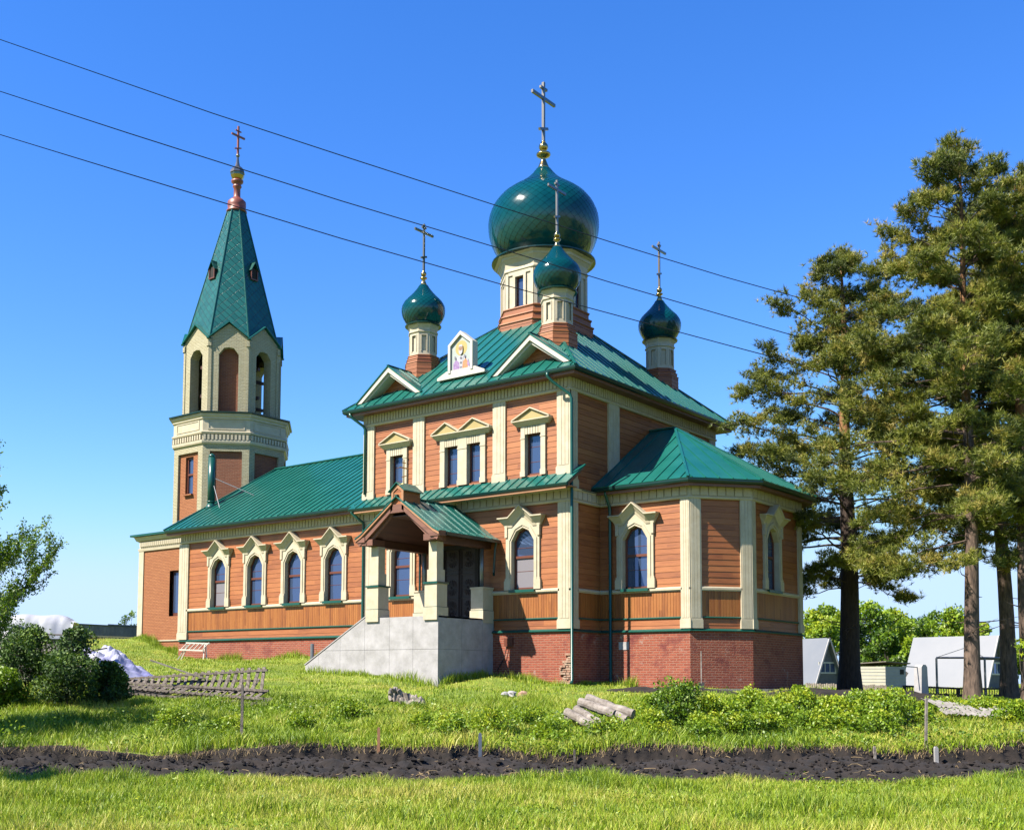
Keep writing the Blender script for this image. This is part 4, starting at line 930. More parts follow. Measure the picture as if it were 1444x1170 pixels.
# door
mb = MB(); FCx = Fr((-10., .1), (1, 0)); d0_, d1_ = ca(-5.95), ca(-4.13)
FCx.box(mb, d0_-.05, d0_+.12, -.2, .10, .5, 3.32); FCx.box(mb, d1_-.12, d1_+.05, -.2, .10, .5, 3.32); FCx.box(mb, d0_, d1_, -.2, .10, 3.2, 3.34)
dr = part('door', mb, DARK, CH, 'dark carved double entrance door')
for k in (0, 1):
    a0 = d0_+.12+k*(d1_-d0_-.24)/2; a1 = a0+(d1_-d0_-.24)/2; mb = MB(); FCx.box(mb, a0+.01, a1-.01, -.12, -.02, .5, 3.2); cxd = (a0+a1)/2
    for zc in (.95, 1.75, 2.80):
        for q in range(8):
            an = q*math.pi/8; mb.beam(FCx.p(cxd-.26*math.cos(an), 0, zc-.3*math.sin(an)), FCx.p(cxd+.26*math.cos(an), 0, zc+.3*math.sin(an)), .025, .025)
    for zc in (.55, 1.35, 2.25, 2.42, 3.15): FCx.box(mb, a0+.04, a1-.04, -.03, .015, zc-.02, zc+.02)
    for aa in (a0+.05, a1-.08): FCx.box(mb, aa, aa+.03, -.03, .015, .55, 3.15)
    lf = part('door_leaf', mb, IRON, dr)
# --- downspouts
def spout(pts, parent=CH, r=.055):
    mb = MB(); mb.tube(pts, r, 10); part('downspout', mb, DKGRN if False else GREEN, parent, smooth=True)
spout([(-.55, -.63, 9.08), (-.55, -.62, 8.95), (-.42, -.5, 8.75), (.06, -.12, 8.3), (.12, -.10, 8.15), (.12, -.10, -1.70), (.15, -.2, -1.82)])
spout([(.42, 1.62, 5.05), (.42, 1.62, 4.95), (.42, 1.9, 4.5), (.42, 1.92, 4.4), (.42, 1.92, -1.8), (.48, 1.8, -1.88)])
spout([(-10.35, -.55, 9.05), (-10.3, -.5, 8.9), (-9.98, -.12, 8.55), (-9.93, -.05, 8.4), (-9.93, -.05, 5.75)])
spout([(-10.35, -.38, 5.12), (-10.33, -.38, 4.98), (-9.97, -.08, 4.6), (-9.97, -.05, 4.5), (-9.97, -.05, .1), (-10.0, -.2, -.4)])
spout([(-.55, 11.8, 9.05), (-.5, 11.7, 8.9), (-.1, 11.25, 8.45), (-.1, 11.22, 8.3), (-.1, 11.22, 0)])
# --- stove pipe with stays
mb = MB(); mb.tube([(-22.0, 1.75, 6.35), (-22.0, 1.75, 6.75)], [.30, .17], 14); mb.tube([(-22.0, 1.75, 6.7), (-22.0, 1.75, 9.0)], .17, 14); mb.tube([(-22.0, 1.75, 9.0), (-22.0, 1.75, 9.12), (-22, 1.75, 9.2)], [.17, .15, .05], 14)
mb.tube([(-22, 1.75, 6.8), (-22, 1.75, 6.86)], .19, 14)
sp_ = part('stove_pipe', mb, GREEN, CH, 'green metal stove pipe rising through the roof', smooth=True)
mb = MB(); mb.tube([(-21.9, 1.8, 8.0), (-19.6, 2.4, 7.0)], .018, 6); mb.tube([(-21.9, 1.8, 7.7), (-20.9, 1.4, 6.4)], .018, 6); part('stay', mb, STEELG, sp_)
# --- annex under the tower
mb = MB(); FX = Fr((-26.35, .85), (1, 0))
flat(mb, FX, 0, 4.2, -1, 5.1, [(2.45, 3.4, 1.28, 3.5)]); flat(mb, Fr((-26.35, 10.4), (0, -1)), 0, 9.55, -1, 5.1); flat(mb, Fr((-22.2, 10.4), (-1, 0)), 0, 4.15, -1, 5.1)
an_ = part('annex_wall', mb, ORNB, CH, 'smooth orange brick wall of the low annex')
mb = MB(); mb.box((-26.4, .8, -1), (-26.0, 1.2, 4.75)); FX.box(mb, -.05, 4.2, 0, .05, .08, .14)
mb.sweep([(-26.35, 6), (-26.35, .85), (-22.2, .85)], [(0, 4.60), (.07, 4.60), (.09, 4.72), (.03, 4.74), (.03, 5.05), (.16, 5.12), (.24, 5.3), (0, 5.3)])
for Fx, L in ((FX, 4.1), (Fr((-26.35, 6), (0, -1)), 5.1)): dentils(mb, Fx, .05, L, 4.82, 5.05, .03, .12, .16, .05)
part('annex_trim', mb, CREAM, an_)
mb = MB(); FX.box(mb, 2.45, 3.4, -.35, -.2, 1.28, 3.5); part('window_frame', mb, FRAME, an_)
mb = MB(); mb.poly([FX.p(2.55, -.19, 1.45), FX.p(3.3, -.19, 1.45), FX.p(3.3, -.19, 3.4), FX.p(2.55, -.19, 3.4)]); part('glass', mb, GLASS, an_)
mb = MB(); mb.prism([(-26.75, .48, 5.32), (-22.6, .48, 5.32), (-22.6, 10.8, 5.32), (-26.75, 10.8, 5.32)], (0, 0, .1)); part('annex_roof', mb, GREEN, an_)
mb = MB(); mb.box((-28.4, 3.5, 3.45), (-26.36, 8, 3.6)); mb.box((-28.2, 3.7, 3.2), (-26.36, 7.8, 3.45)); part('west_porch_roof', mb, DKGRN, an_)
mb = MB(); mb.box((-28.1, 3.8, -1), (-27.8, 4.1, 3.2)); mb.box((-28.1, 7.4, -1), (-27.8, 7.7, 3.2)); mb.box((-28.15, 3.7, -1), (-26.36, 7.8, .3)); part('west_porch_post', mb, WHITE, an_)
# --- bell tower
ct = (-25.25, 5.62); lo, rb = 2.82, 2.44
mb = MB(); red = MB(); TW = part('bell_tower', MB(), CRMB, CH) if False else None
fo = octf(ct, lo)
for k, (Fo, L) in enumerate(fo):
    pan = (.36, L-.36, 6.0, 9.78)
    flat(mb, Fo, 0, L, -1, 10.25, [pan]); Fo.bridge(mb, [(pan[0], 6.0), (pan[0], 9.78), (pan[1], 9.78), (pan[1], 6.0)], [(pan[0]-.02, 5.98), (pan[0]-.02, 9.8), (pan[1]+.02, 9.8), (pan[1]+.02, 5.98)], -.12, .002)
    hl = [(L/2-.32, L/2+.30, 7.67, 9.6)] if k == 0 else []
    flat(red, Fo, pan[0], pan[1], 6.0, 9.78, hl, d=-.12, m=(0 if k != 0 else 1))
TW = part('tower_shaft', mb, CRMB, CH, 'cream painted brick tower shaft with recessed panels')
part('brick_panel', red, [REDB, ORNB], TW)
Fo, L = fo[0]; mb = MB(); Fo.bridge(mb, [(L/2-.22, 7.8), (L/2-.22, 9.5), (L/2+.2, 9.5), (L/2+.2, 7.8)], [(L/2-.32, 7.67), (L/2-.32, 9.6), (L/2+.3, 9.6), (L/2+.3, 7.67)], -.35, -.22); Fo.box(mb, L/2-.25, L/2+.25, -.34, -.2, 8.65, 8.75)
part('window_frame', mb, FRAME, TW)
mb = MB(); mb.poly([Fo.p(L/2-.32, -.28, 7.67), Fo.p(L/2+.3, -.28, 7.67), Fo.p(L/2+.3, -.28, 9.6), Fo.p(L/2-.32, -.28, 9.6)]); part('glass', mb, GLASS, TW)
mb = MB(); Fo.box(mb, L/2-.36, L/2+.34, -.3, .03, 7.6, 7.67); Fo.bridge(mb, [(L/2-.32, 7.67), (L/2-.32, 9.6), (L/2+.3, 9.6), (L/2+.3, 7.67)], [(L/2-.33, 7.66), (L/2-.33, 9.61), (L/2+.31, 9.61), (L/2+.31, 7.66)], -.3, -.115); part('window_sill', mb, ORNB, TW)
mb = MB(); K = lo*rc
mb.lathe(ct, [(K, 10.1), (K+.10, 10.16), (K+.12, 10.24), (K+.12, 10.32), (K+.04, 10.34), (K+.04, 10.62), (K+.14, 10.66), (K+.16, 10.74), (K+.05, 10.80), (K+.05, 11.38), (K+.12, 11.42), (K+.12, 11.50), (K+.2, 11.56), (K+.22, 11.68), (1, 11.70)], 8, rot=o8, cap=False)
for Fo, L in fo:
    dentils(mb, Fo, -.0, L, 10.34, 10.60, .0, .13, .2, .09)
    Fo.bridge(mb, [(.3, 10.92), (.3, 11.3), (L-.3, 11.3), (L-.3, 10.92), (.3, 10.92)], [(.24, 10.87), (.24, 11.35), (L-.24, 11.35), (L-.24, 10.87), (.24, 10.87)], .03, .075)
part('tower_cornice', mb, CREAM, TW)
mb = MB(); mb.lathe(ct, [(K+.2, 11.70), (K+.32, 11.69), (K+.33, 11.76), (2.3, 11.98), (.5, 12.0)], 8, rot=o8, cap=False); part('tower_ledge', mb, DKGRN, TW)
# belfry
mb = MB(); fb = octf(ct, rb); reds = []
hw = .50; wt = .55
for k, (Fo, L) in enumerate(fb):
    c_ = L/2; inner = [(c_-hw, 11.8), (c_-hw, 14.9), (c_-hw*.5, 15.22), (c_, 15.27), (c_+hw*.5, 15.22), (c_+hw, 14.9), (c_+hw, 11.8)]
    outer = [(.0, 11.8), (.0, 15.72), (.0+.35, 16.02), (c_, 16.5), (L-.35, 16.02), (L, 15.72), (L, 11.8)]
    Fo.bridge(mb, inner, outer, -wt, 0)
    ri = [(a+(-.07 if a < c_ else (.07 if a > c_ else 0)), z+(.08 if z > 12 else 0)) for a, z in inner]
    for sg in (0, 1): Fo.box(mb, (-.02 if sg == 0 else L-.14), (.14 if sg == 0 else L+.02), -.1, .04, 11.8, 15.72)
    for sg in (0, 1): Fo.box(mb, (-.04 if sg == 0 else L-.12), (.12 if sg == 0 else L+.04), .03, .09, 15.3, 15.6)
    if k % 2 == 1: reds.append(MB()); reds[-1].poly([Fo.p(a, -.32, z) for a, z in inner])
BF = part('belfry', mb, CRMB, CH, 'open cream brick belfry with chamfered arches'); [part('brick_panel', q_, REDB, BF) for q_ in reds]
mb = MB()
for q in (12.9, 14.4): mb.beam((ct[0]-2.1, ct[1], q), (ct[0]+2.1, ct[1], q), .14, .16); mb.beam((ct[0], ct[1]-2.1, q+.01), (ct[0], ct[1]+2.1, q+.01), .14, .16)
part('bell_beam', mb, DKWD, BF)
# spire
mb = MB(); z0s, z1s = 15.75, 23.42; rs = lambda z: 2.62+(0.5-2.62)*(z-z0s)/(z1s-z0s)
mb.lathe(ct, [(rs(z0s), z0s), (rs(z1s), z1s)], 8, rot=o8, cap=True); SP = part('spire', mb, SPIRE, CH, 'tall green shingled octagonal spire')
mb = MB()
for k in range(8):
    a = o8+k*math.pi/4; mb.tube([(ct[0]+rs(z)*math.cos(a), ct[1]+rs(z)*math.sin(a), z) for z in (z0s, z1s)], .045, 6)
part('spire_ridge', mb, GREEN, SP)
mb = MB()
for Fo, L in fb:
    A_ = Fo.p(L/2, .16, 16.62); B_ = Fo.p(L/2, -.55, 16.62); Cc = V3((ct[0], ct[1], 0)); rr_ = rs(16.62)*math.cos(o8)
    B_ = Cc-Fo.n*(-rr_+.08)+V3((0, 0, 16.62))
    for sg, aa in ((-1, -.14), (1, L+.14)):
        E_ = Fo.p(aa, .16, 15.70); G_ = Fo.p(aa-(-.04 if sg < 0 else .04), -.3, 15.70)
        P_ = [E_, A_, B_, G_]; n_ = np.cross(P_[1]-P_[0], P_[2]-P_[0]); n_ /= np.linalg.norm(n_); n_ = n_ if n_[2] > 0 else -n_
        mb.prism(P_, -n_*.05)
part('gable_roof', mb, ROOFG, SP)
# lucarnes
for (k, zc) in ((0, 19.75), (2, 19.75), (4, 19.75), (6, 19.75)):
    Fo = fb[k][0]; nn = Fo.n; uu = Fo.u; ra_ = rs(zc-.35)*math.cos(o8)+.06; base = V3((ct[0], ct[1], 0))+nn*ra_
    mb = MB(); g = lambda a, d, z: base+uu*a+nn*d+V3((0, 0, z))
    mb.hexa([g(-.2, .0, zc-.4), g(.2, .0, zc-.4), g(.2, -.5, zc-.4), g(-.2, -.5, zc-.4), g(-.2, .0, zc+.2), g(.2, .0, zc+.2), g(.2, -.6, zc+.2), g(-.2, -.6, zc+.2)])
    lu = part('lucarne', mb, DARK, SP)
    mb = MB()
    for sg in (-1, 1): mb.prism([g(sg*.28, .10, zc+.05), g(0, .10, zc+.55), g(0, -.55, zc+.55), g(sg*.28, -.55, zc+.05)], uu*sg*-.03)
    part('lucarne_roof', mb, GREEN, lu)
    mb = MB(); mb.hexa([g(-.24, .06, zc-.45), g(.24, .06, zc-.45), g(.24, -.4, zc-.45), g(-.24, -.4, zc-.45), g(-.24, .06, zc-.39), g(.24, .06, zc-.39), g(.24, -.4, zc-.39), g(-.24, -.4, zc-.39)])
    for sg in (-1, 1): mb.beam(g(sg*.2, .03, zc-.4), g(sg*.2, .03, zc+.15), .05, .05)
    part('lucarne_frame', mb, FRAME, lu)
mb = MB(); mb.lathe(ct, [(.5, 23.38), (.56, 23.42), (.55, 23.48), (.46, 23.55), (.50, 23.75), (.49, 23.98), (.36, 24.12), (.22, 24.2), (.18, 24.3), (.18, 24.75), (.24, 24.82), (.24, 24.88), (.2, 24.93), (.22, 25.0), (.32, 25.08), (.33, 25.18), (.2, 25.22)], 20)
fn_ = part('spire_finial', mb, REDPAINT, SP, 'red painted neck on top of the spire', smooth=True)
mb = MB(); mb.lathe(ct, [(.2, 25.18), (.31, 25.3), (.38, 25.45), (.37, 25.6)], 8, m=0, rot=o8); mb.lathe(ct, [(.41, 25.6), (.38, 25.75), (.26, 25.9), (.14, 26.0), (.09, 26.2), (.06, 26.5)], 8, m=1, rot=o8); mb.sphere((*ct, 26.6), .11, 14, 1)
part('spire_cupola', mb, [GOLD, STEEL], fn_, 'small gilt and steel cupola')
mb = MB(); x, y = ct; w_ = .06
mb.box((x-.045, y-.045, 26.65), (x+.045, y+.045, 28.25)); mb.box((x-.04, y-.45, 27.65), (x+.04, y+.45, 27.74)); mb.box((x-.027, y-.2, 27.95), (x+.027, y+.2, 28.01)); mb.beam((x, y-.22, 26.93), (x, y+.22, 27.09), .054, .06)
part('cross', mb, REDPAINT, fn_)
# bells hang in the belfry
for i, (bx, by, bz, r_, lb) in enumerate(((1.35, .15, 12.75, .40, 'largest bronze bell, hanging lowest in the right hand arch of the belfry'), (1.2, .3, 14.3, .24, 'small bronze bell on the upper beam of the belfry, right hand arch'), (-.2, -1.3, 12.85, .3, 'middle sized bronze bell hanging in the left hand arch of the belfry'))):
    b = MB(); b.lathe((0, 0), [(r_, -1.15*r_*2), (r_*.98, -1.1*r_*2), (r_*.72, -.8*r_*2), (r_*.58, -.4*r_*2), (r_*.52, -.15*r_*2), (r_*.3, -.04*r_*2), (r_*.1, 0), (r_*.1, .12)], 20)
    solo('bell', b, BRONZE, (ct[0]+bx, ct[1]+by, bz), lb, 'bell', 'bells in the belfry', smooth=True)
# raw brick scar at the plinth corner, vent, electric box
mb = MB(); rnd = random.Random(5)
for k in range(15):
    z = -2.0+k*.082; n_ = rnd.randint(3, 4); a = -.42+rnd.uniform(-.08, .12)+(.16 if k > 11 else 0)
    while a < .02:
        w_ = rnd.uniform(.08, .2); d = rnd.uniform(.0, .07); mb.box((a, .04-d, z), (min(a+w_, .02), .12, z+rnd.uniform(.055, .075))); a += w_+.012
part('broken_brickwork', mb, RAWB, CH, 'broken patch of raw brick at the plinth corner')
mb = MB(); FA.box(mb, .82, 1.22, .04, .075, -.62, -.34); part('vent_plate', mb, CONC, CH)
mb = MB(); mb.box((-2.86, -.03, -.5), (-2.5, .07, -.2)); el_ = part('electric_box', mb, FRAME, CH); mb = MB(); mb.tube([(-2.75, -.02, -.5), (-2.85, -.02, -.9), (-3.2, -.02, -1.4)], .015, 6); part('cable', mb, WIRE, el_)
# ------------------------------------------------------------------ foliage tools
def tris_leaf(C, size, rg, up=.35, aspect=.55):
    """one small pointed leaf (quad) per centre, random facing"""
    n = len(C); d = rg.normal(size=(n, 3)); d[:, 2] = d[:, 2]*.7+up; d /= np.linalg.norm(d, axis=1)[:, None]
    a = rg.normal(size=(n, 3)); a -= d*(a*d).sum(1)[:, None]; a /= np.linalg.norm(a, axis=1)[:, None]; b = np.cross(d, a)
    s = (size*rg.uniform(.6, 1.35, n))[:, None]
    co = np.stack([C-a*s*.5, C+b*s*aspect*.5+d*s*.08, C+a*s*.5, C-b*s*aspect*.5+d*s*.08], 1).reshape(-1, 3)
    return co, np.arange(4*n).reshape(n, 4)
def blades(C, h, wd, lean, rg, direction=None):
    """bent grass blade: two stacked quads, the upper one narrowing"""
    n = len(C); an = rg.uniform(0, 2*math.pi, n); ux = np.stack([np.cos(an), np.sin(an), np.zeros(n)], 1)
    la = rg.uniform(0, 2*math.pi, n); lv = np.stack([np.cos(la), np.sin(la), np.zeros(n)], 1)*(lean*h*rg.uniform(.2, 1, n))[:, None]
    H = np.stack([np.zeros(n), np.zeros(n), h], 1); W = ux*(wd/2)[:, None]
    p = [C-W, C+W, C+H*.55+lv*.3+W*.75, C+H*.55+lv*.3-W*.75, C+H+lv+W*.1, C+H+lv-W*.1]
    co = np.stack(p, 1).reshape(-1, 3); b = np.arange(n)*6
    F = np.concatenate([np.stack([b, b+1, b+2, b+3], 1), np.stack([b+3, b+2, b+4, b+5], 1)])
    return co, F
def needles(C, D, L, W, rg, k=12):
    """a tuft of k needle blades around direction D"""
    n = len(C); C = np.repeat(C, k, 0); D = np.repeat(D, k, 0); v = D*.75+rg.normal(size=(n*k, 3))*.62; v /= np.linalg.norm(v, axis=1)[:, None]
    a = np.cross(v, rg.normal(size=(n*k, 3))); a /= np.linalg.norm(a, axis=1)[:, None]; l = (L*rg.uniform(.7, 1.25, n*k))[:, None]
    co = np.stack([C-a*W*.5, C+a*W*.5, C+v*l+a*W*.12], 1).reshape(-1, 3); return co, np.arange(3*n*k).reshape(-1, 3)
PINEM = mat('pine_needles', (.1, .1, .1), .6, tint=[(.022, .036, .010), (.095, .125, .016), (.235, .255, .030), (.38, .30, .07)], transl=.25)
LEAFM = mat('spring_leaves', (.1, .1, .1), .5, tint=[(.020, .050, .005), (.085, .17, .008), (.22, .34, .012), (.40, .44, .02)], transl=.35)
LEAFD = mat('dark_shrub_leaves', (.1, .1, .1), .7, tint=[(.010, .028, .005), (.03, .075, .008), (.09, .17, .012), (.24, .32, .02)], transl=.2)
GRASSM = mat('grass_blades', (.1, .1, .1), .55, tint=[(.045, .10, .005), (.14, .23, .008), (.29, .395, .014), (.48, .44, .09)], transl=.3)
STRAW = mat('dry_straw', (.42, .30, .15), .9)
BARKD = mat('dark_pine_bark', (.045, .028, .022), .95, col2=(.11, .07, .055), nscale=5, stretch=(3, 3, .7), coords='Object', bump=1, bscale=10)
BARKR = mat('reddish_pine_bark', (.07, .045, .035), .9, col2=(.30, .20, .15), nscale=4, stretch=(3, 3, .6), coords='Object', bump=1, bscale=9)
BARKO = mat('orange_pine_bark', (.30, .13, .05), .85, col2=(.45, .22, .09), nscale=4, stretch=(2, 2, .7), coords='Object', bump=.6, bscale=9)
TWIG = mat('grey_twigs', (.16, .12, .10), .9)
def pine(loc, H, r0_, h0, hmax, R_, seed, label, lean=0., bark=None, density=1., azbias=None, gap=None, taperpow=.75, group='tall pines beside the apse', topdense=1.):
    """crown from h0 up to H; R_ radius profile function of relative height"""
    rg = np.random.default_rng(seed); root = thing('pine_tree', label, 'pine', loc, group)
    mb = MB(); pts = []; rr = []; n = 18; bx, by = rg.normal(size=2)*.12
    path = lambda t: np.array([bx*math.sin(t*3.1)+lean*t*H*RH[0]+.05*math.sin(t*11+seed), by*math.sin(t*2.6+.5)+lean*t*H*RH[1]+.05*math.cos(t*9), t*H])
    for k in range(n+1):
        t_ = k/n; pts.append(path(t_)+(V3((0,0,-.3)) if k == 0 else 0)); rr.append(max(.02, r0_*(1-t_)**taperpow*(1+.35*math.exp(-t_*H/.5))))
    mb.tube(pts[:10], rr[:10], 12, 0, cap=False); mb.tube(pts[9:], rr[9:], 10, 1)
    part('trunk', mb, [bark or BARKD, BARKO], root, local=True, smooth=True)
    br = MB(); tc = []; td = []; tt = []
    nb = int((H-h0)*9*density)
    for i in range(nb):
        u = (i+rg.uniform(0, 1))/nb; z = h0+(H-h0-.2)*u; P0 = path(z/H); az = rg.uniform(0, 2*math.pi)
        L = R_(u)*rg.uniform(.45, 1.12)
        if azbias is not None: L *= 1+azbias[1]*math.cos(az-azbias[0])
        L = max(L, .35); el0 = rg.uniform(-.2, .35)+.55*u; seg = 6; p = P0.copy(); Q = [p.copy()]; a = az
        for k in range(seg):
            el = el0-.30*math.sin(k/seg*2.4)+.35*(k/seg)**2+rg.normal()*.13; a += rg.normal()*.20
            p = p+V3((math.cos(a)*math.cos(el), math.sin(a)*math.cos(el), math.sin(el)))*L/seg; Q.append(p.copy())
        rb = .008+.0095*L; br.tube(Q, [rb*(1-.8*k/seg) for k in range(seg+1)], 5, 0, cap=False)
        ns = int(3+L*3.6*density)
        for j in range(ns):
            f = rg.uniform(.30, 1.0)**.7; kk = min(int(f*seg), seg-1); q = Q[kk]+(Q[kk+1]-Q[kk])*(f*seg-kk); sl = rg.uniform(.25, .95)*(.45+.22*L)*(1.25-f*.6)
            a2 = a+rg.choice([-1, 1])*rg.uniform(.2, 1.4); e2 = rg.uniform(-.35, .65); dv = V3((math.cos(a2)*math.cos(e2), math.sin(a2)*math.cos(e2), math.sin(e2)))
            q2 = q+dv*sl; br.tube([q, (q+q2)/2+rg.normal(size=3)*.04, q2], [.010, .007, .004], 3, 0, cap=False)
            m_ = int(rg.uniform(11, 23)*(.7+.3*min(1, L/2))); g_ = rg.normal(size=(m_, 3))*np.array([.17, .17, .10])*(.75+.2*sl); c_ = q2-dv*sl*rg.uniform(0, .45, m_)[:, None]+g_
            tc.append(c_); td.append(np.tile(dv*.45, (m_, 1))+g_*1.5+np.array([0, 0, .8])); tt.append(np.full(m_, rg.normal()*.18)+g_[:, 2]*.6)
    tc = np.concatenate(tc); td = np.concatenate(td); tt = np.concatenate(tt)
    # bare dead snags below the crown
    for i in range(7):
        z = h0*rg.uniform(.45, 1.0); P0 = path(z/H); az = rg.uniform(0, 2*math.pi); L = rg.uniform(.6, 2.0); e_ = rg.uniform(-.3, .2)
        Q = [P0+V3((math.cos(az+.15*k), math.sin(az+.15*k), e_+.05*k))*L*k/4 for k in range(5)]; br.tube(Q, [.028, .022, .016, .01, .004], 5, 0, cap=False)
    part('branches', br, [TWIG if False else BARKR], root, local=True)
    td /= np.linalg.norm(td, axis=1)[:, None]+1e-9
    k = 12; co, F = needles(tc, td, .20, .027, rg, k)
    cl = vnoise(tc[:, 0]+loc[0]+tc[:, 2]*.7, tc[:, 1]+loc[1], .8, seed)
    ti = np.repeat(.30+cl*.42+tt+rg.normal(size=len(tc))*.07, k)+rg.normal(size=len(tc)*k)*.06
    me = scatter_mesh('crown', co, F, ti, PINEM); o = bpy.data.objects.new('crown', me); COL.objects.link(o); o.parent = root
    return root
def leafy(loc, H, Rx, Rz, zc, seed, label, leaf, nleaf, material, cat='tree', name='tree', group=None, trunk_r=.12, lobes=9, ti0=.45, bark=None, limbs=True, shell=.55):
    """broadleaf tree or shrub: forked limbs carrying uneven leaf clouds"""
    rg = np.random.default_rng(seed); root = thing(name, label, cat, loc, group)
    mb = MB(); cs = []
    for i in range(lobes):
        a = rg.uniform(0, 2*math.pi); q = rg.uniform(0, 1)**.6*Rx*.68; z = zc+rg.uniform(-.8, .9)*Rz; k = math.sqrt(max(.12, 1-((z-zc)/(Rz*1.15))**2))
        cs.append((V3((math.cos(a)*q*k, math.sin(a)*q*k, z)), Rx*rg.uniform(.30, .50)))
    cs.append((V3((rg.normal()*.1*Rx, rg.normal()*.1*Rx, zc+Rz*.9)), Rx*.3))
    mb.tube([(0, 0, -.2), (rg.normal()*.05, rg.normal()*.05, zc*.45), (0, 0, zc)], [trunk_r*1.2, trunk_r*.8, trunk_r*.4], 7)
    for c, r in cs:
        s0 = V3((0, 0, zc*rg.uniform(.15, .6))); m_ = (s0+c)/2+rg.normal(size=3)*.12*Rx; mb.tube([s0, m_, c], [trunk_r*.5, trunk_r*.3, trunk_r*.1], 5)
        for _ in range(4):
            e = c+rg.normal(size=3)*r*.6; mb.tube([m_*.3+c*.7, e], [trunk_r*.14, trunk_r*.05], 4, cap=False)
    part('trunk' if H > 1.6 else 'stems', mb, bark or TWIG, root, local=True, smooth=True)
    per = nleaf//len(cs); P = []; T = []
    for c, r in cs:
        d = rg.normal(size=(per, 3)); d /= np.linalg.norm(d, axis=1)[:, None]; q = r*(1-shell*rg.uniform(0, 1, per)**1.4)
        q *= .72+.5*vnoise(d[:, 0]*2+7+c[0], d[:, 1]*2+d[:, 2]*1.7+9+c[2], 1.5, seed)
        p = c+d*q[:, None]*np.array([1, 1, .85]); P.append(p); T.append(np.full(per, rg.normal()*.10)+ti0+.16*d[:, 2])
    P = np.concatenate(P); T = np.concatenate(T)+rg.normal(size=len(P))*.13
    keep = P[:, 2] > .02; P, T = P[keep], T[keep]
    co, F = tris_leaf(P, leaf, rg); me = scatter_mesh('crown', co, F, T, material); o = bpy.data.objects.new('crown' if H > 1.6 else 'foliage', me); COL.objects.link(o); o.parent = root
    return root
# ------------------------------------------------------------------ pines
wide = lambda a: (lambda u: np.interp(u, a[0], a[1]))
pine(spot(1197, 45), 17.9, .42, 4.0, 18, wide(([0, .15, .4, .62, .8, .93, 1], [3.0, 4.1, 4.1, 3.5, 2.2, 1.1, .35])), 11, 'big dark trunked pine nearest the apse, its wide crown reaching over the apse roof', bark=BARKD, azbias=(math.atan2(-RH[1], -RH[0]), .22))
pine(spot(1371, 38), 19.3, .27, 4.6, 19, wide(([0, .2, .4, .6, .75, .9, 1], [2.9, 3.9, 3.9, 3.1, 2.1, 1.4, .4])), 23, 'tallest pine, reddish scaly trunk standing behind the slate sheets', bark=BARKR, azbias=(math.atan2(-RH[1], -RH[0]), .15))
pine(spot(1421, 42), 19.0, .30, 6, 19, wide(([0, .2, .5, .75, .9, 1], [2.0, 3.0, 3.2, 2.4, 1.4, .4])), 31, 'pine with a leaning brown trunk just right of the tallest pine', bark=BARKR, lean=-.012)
pine(spot(1452, 38), 18.2, .27, 5.5, 19, wide(([0, .2, .5, .75, .9, 1], [2.0, 3.0, 3.2, 2.4, 1.4, .4])), 47, 'pine at the right edge, its trunk half cut off by the frame', bark=BARKR)
# ------------------------------------------------------------------ far wood behind the little houses
far = [(1150, 115, 7.5, 'pale green'), (1172, 122, 8.5, 'fresh green'), (1230, 118, 8.6, 'fresh green'), (1262, 126, 8.4, 'pale yellow green'), (1288, 120, 7.2, 'fresh green'), (1312, 130, 8.4, 'dark green'), (1340, 122, 8.2, 'fresh green'), (1366, 128, 7.6, 'dark green'), (1213, 108, 6.0, 'dark green'), (1385, 120, 6.6, 'pale green'), (1425, 128, 5.5, 'fresh green'), (1250, 104, 5.2, 'low dark green'), (1292, 100, 4.2, 'low fresh green')]
words = ['right against the apse wall', 'between the apse and the dark pine trunk', 'just right of the dark pine trunk', 'above the flat roofed shed', 'above the right end of the shed', 'over the plank fence', 'above the left slope of the larger A-frame house', 'behind the ridge of the larger A-frame house', 'low behind the shed, beside the dark trunk', 'behind the tallest pine trunk', 'behind the trunks at the right edge', 'directly behind the shed roof', 'in front of the wood beside the larger A-frame house']
for i, (px, t, h, tone) in enumerate(far):
    x, y, z = spot(px, t); ti = {'dark green': .22, 'low dark green': .2, 'fresh green': .5, 'pale green': .62, 'pale yellow green': .75, 'low fresh green': .55}[tone]
    leafy((x, y, z), h, h*.40, h*.36, h*.60, 100+i, f'{tone} broadleaf tree {words[i]}', .34, 5200, LEAFM, group='broadleaf trees behind the little houses', trunk_r=.16, lobes=11, ti0=ti, name='broadleaf_tree')
leafy(spot(183, 88), 3.4, 1.1, 1.3, 2.2, 140, 'tiny thin leaved tree on the skyline left of the annex', .16, 700, LEAFM, name='young_tree', trunk_r=.05, lobes=7, ti0=.35)
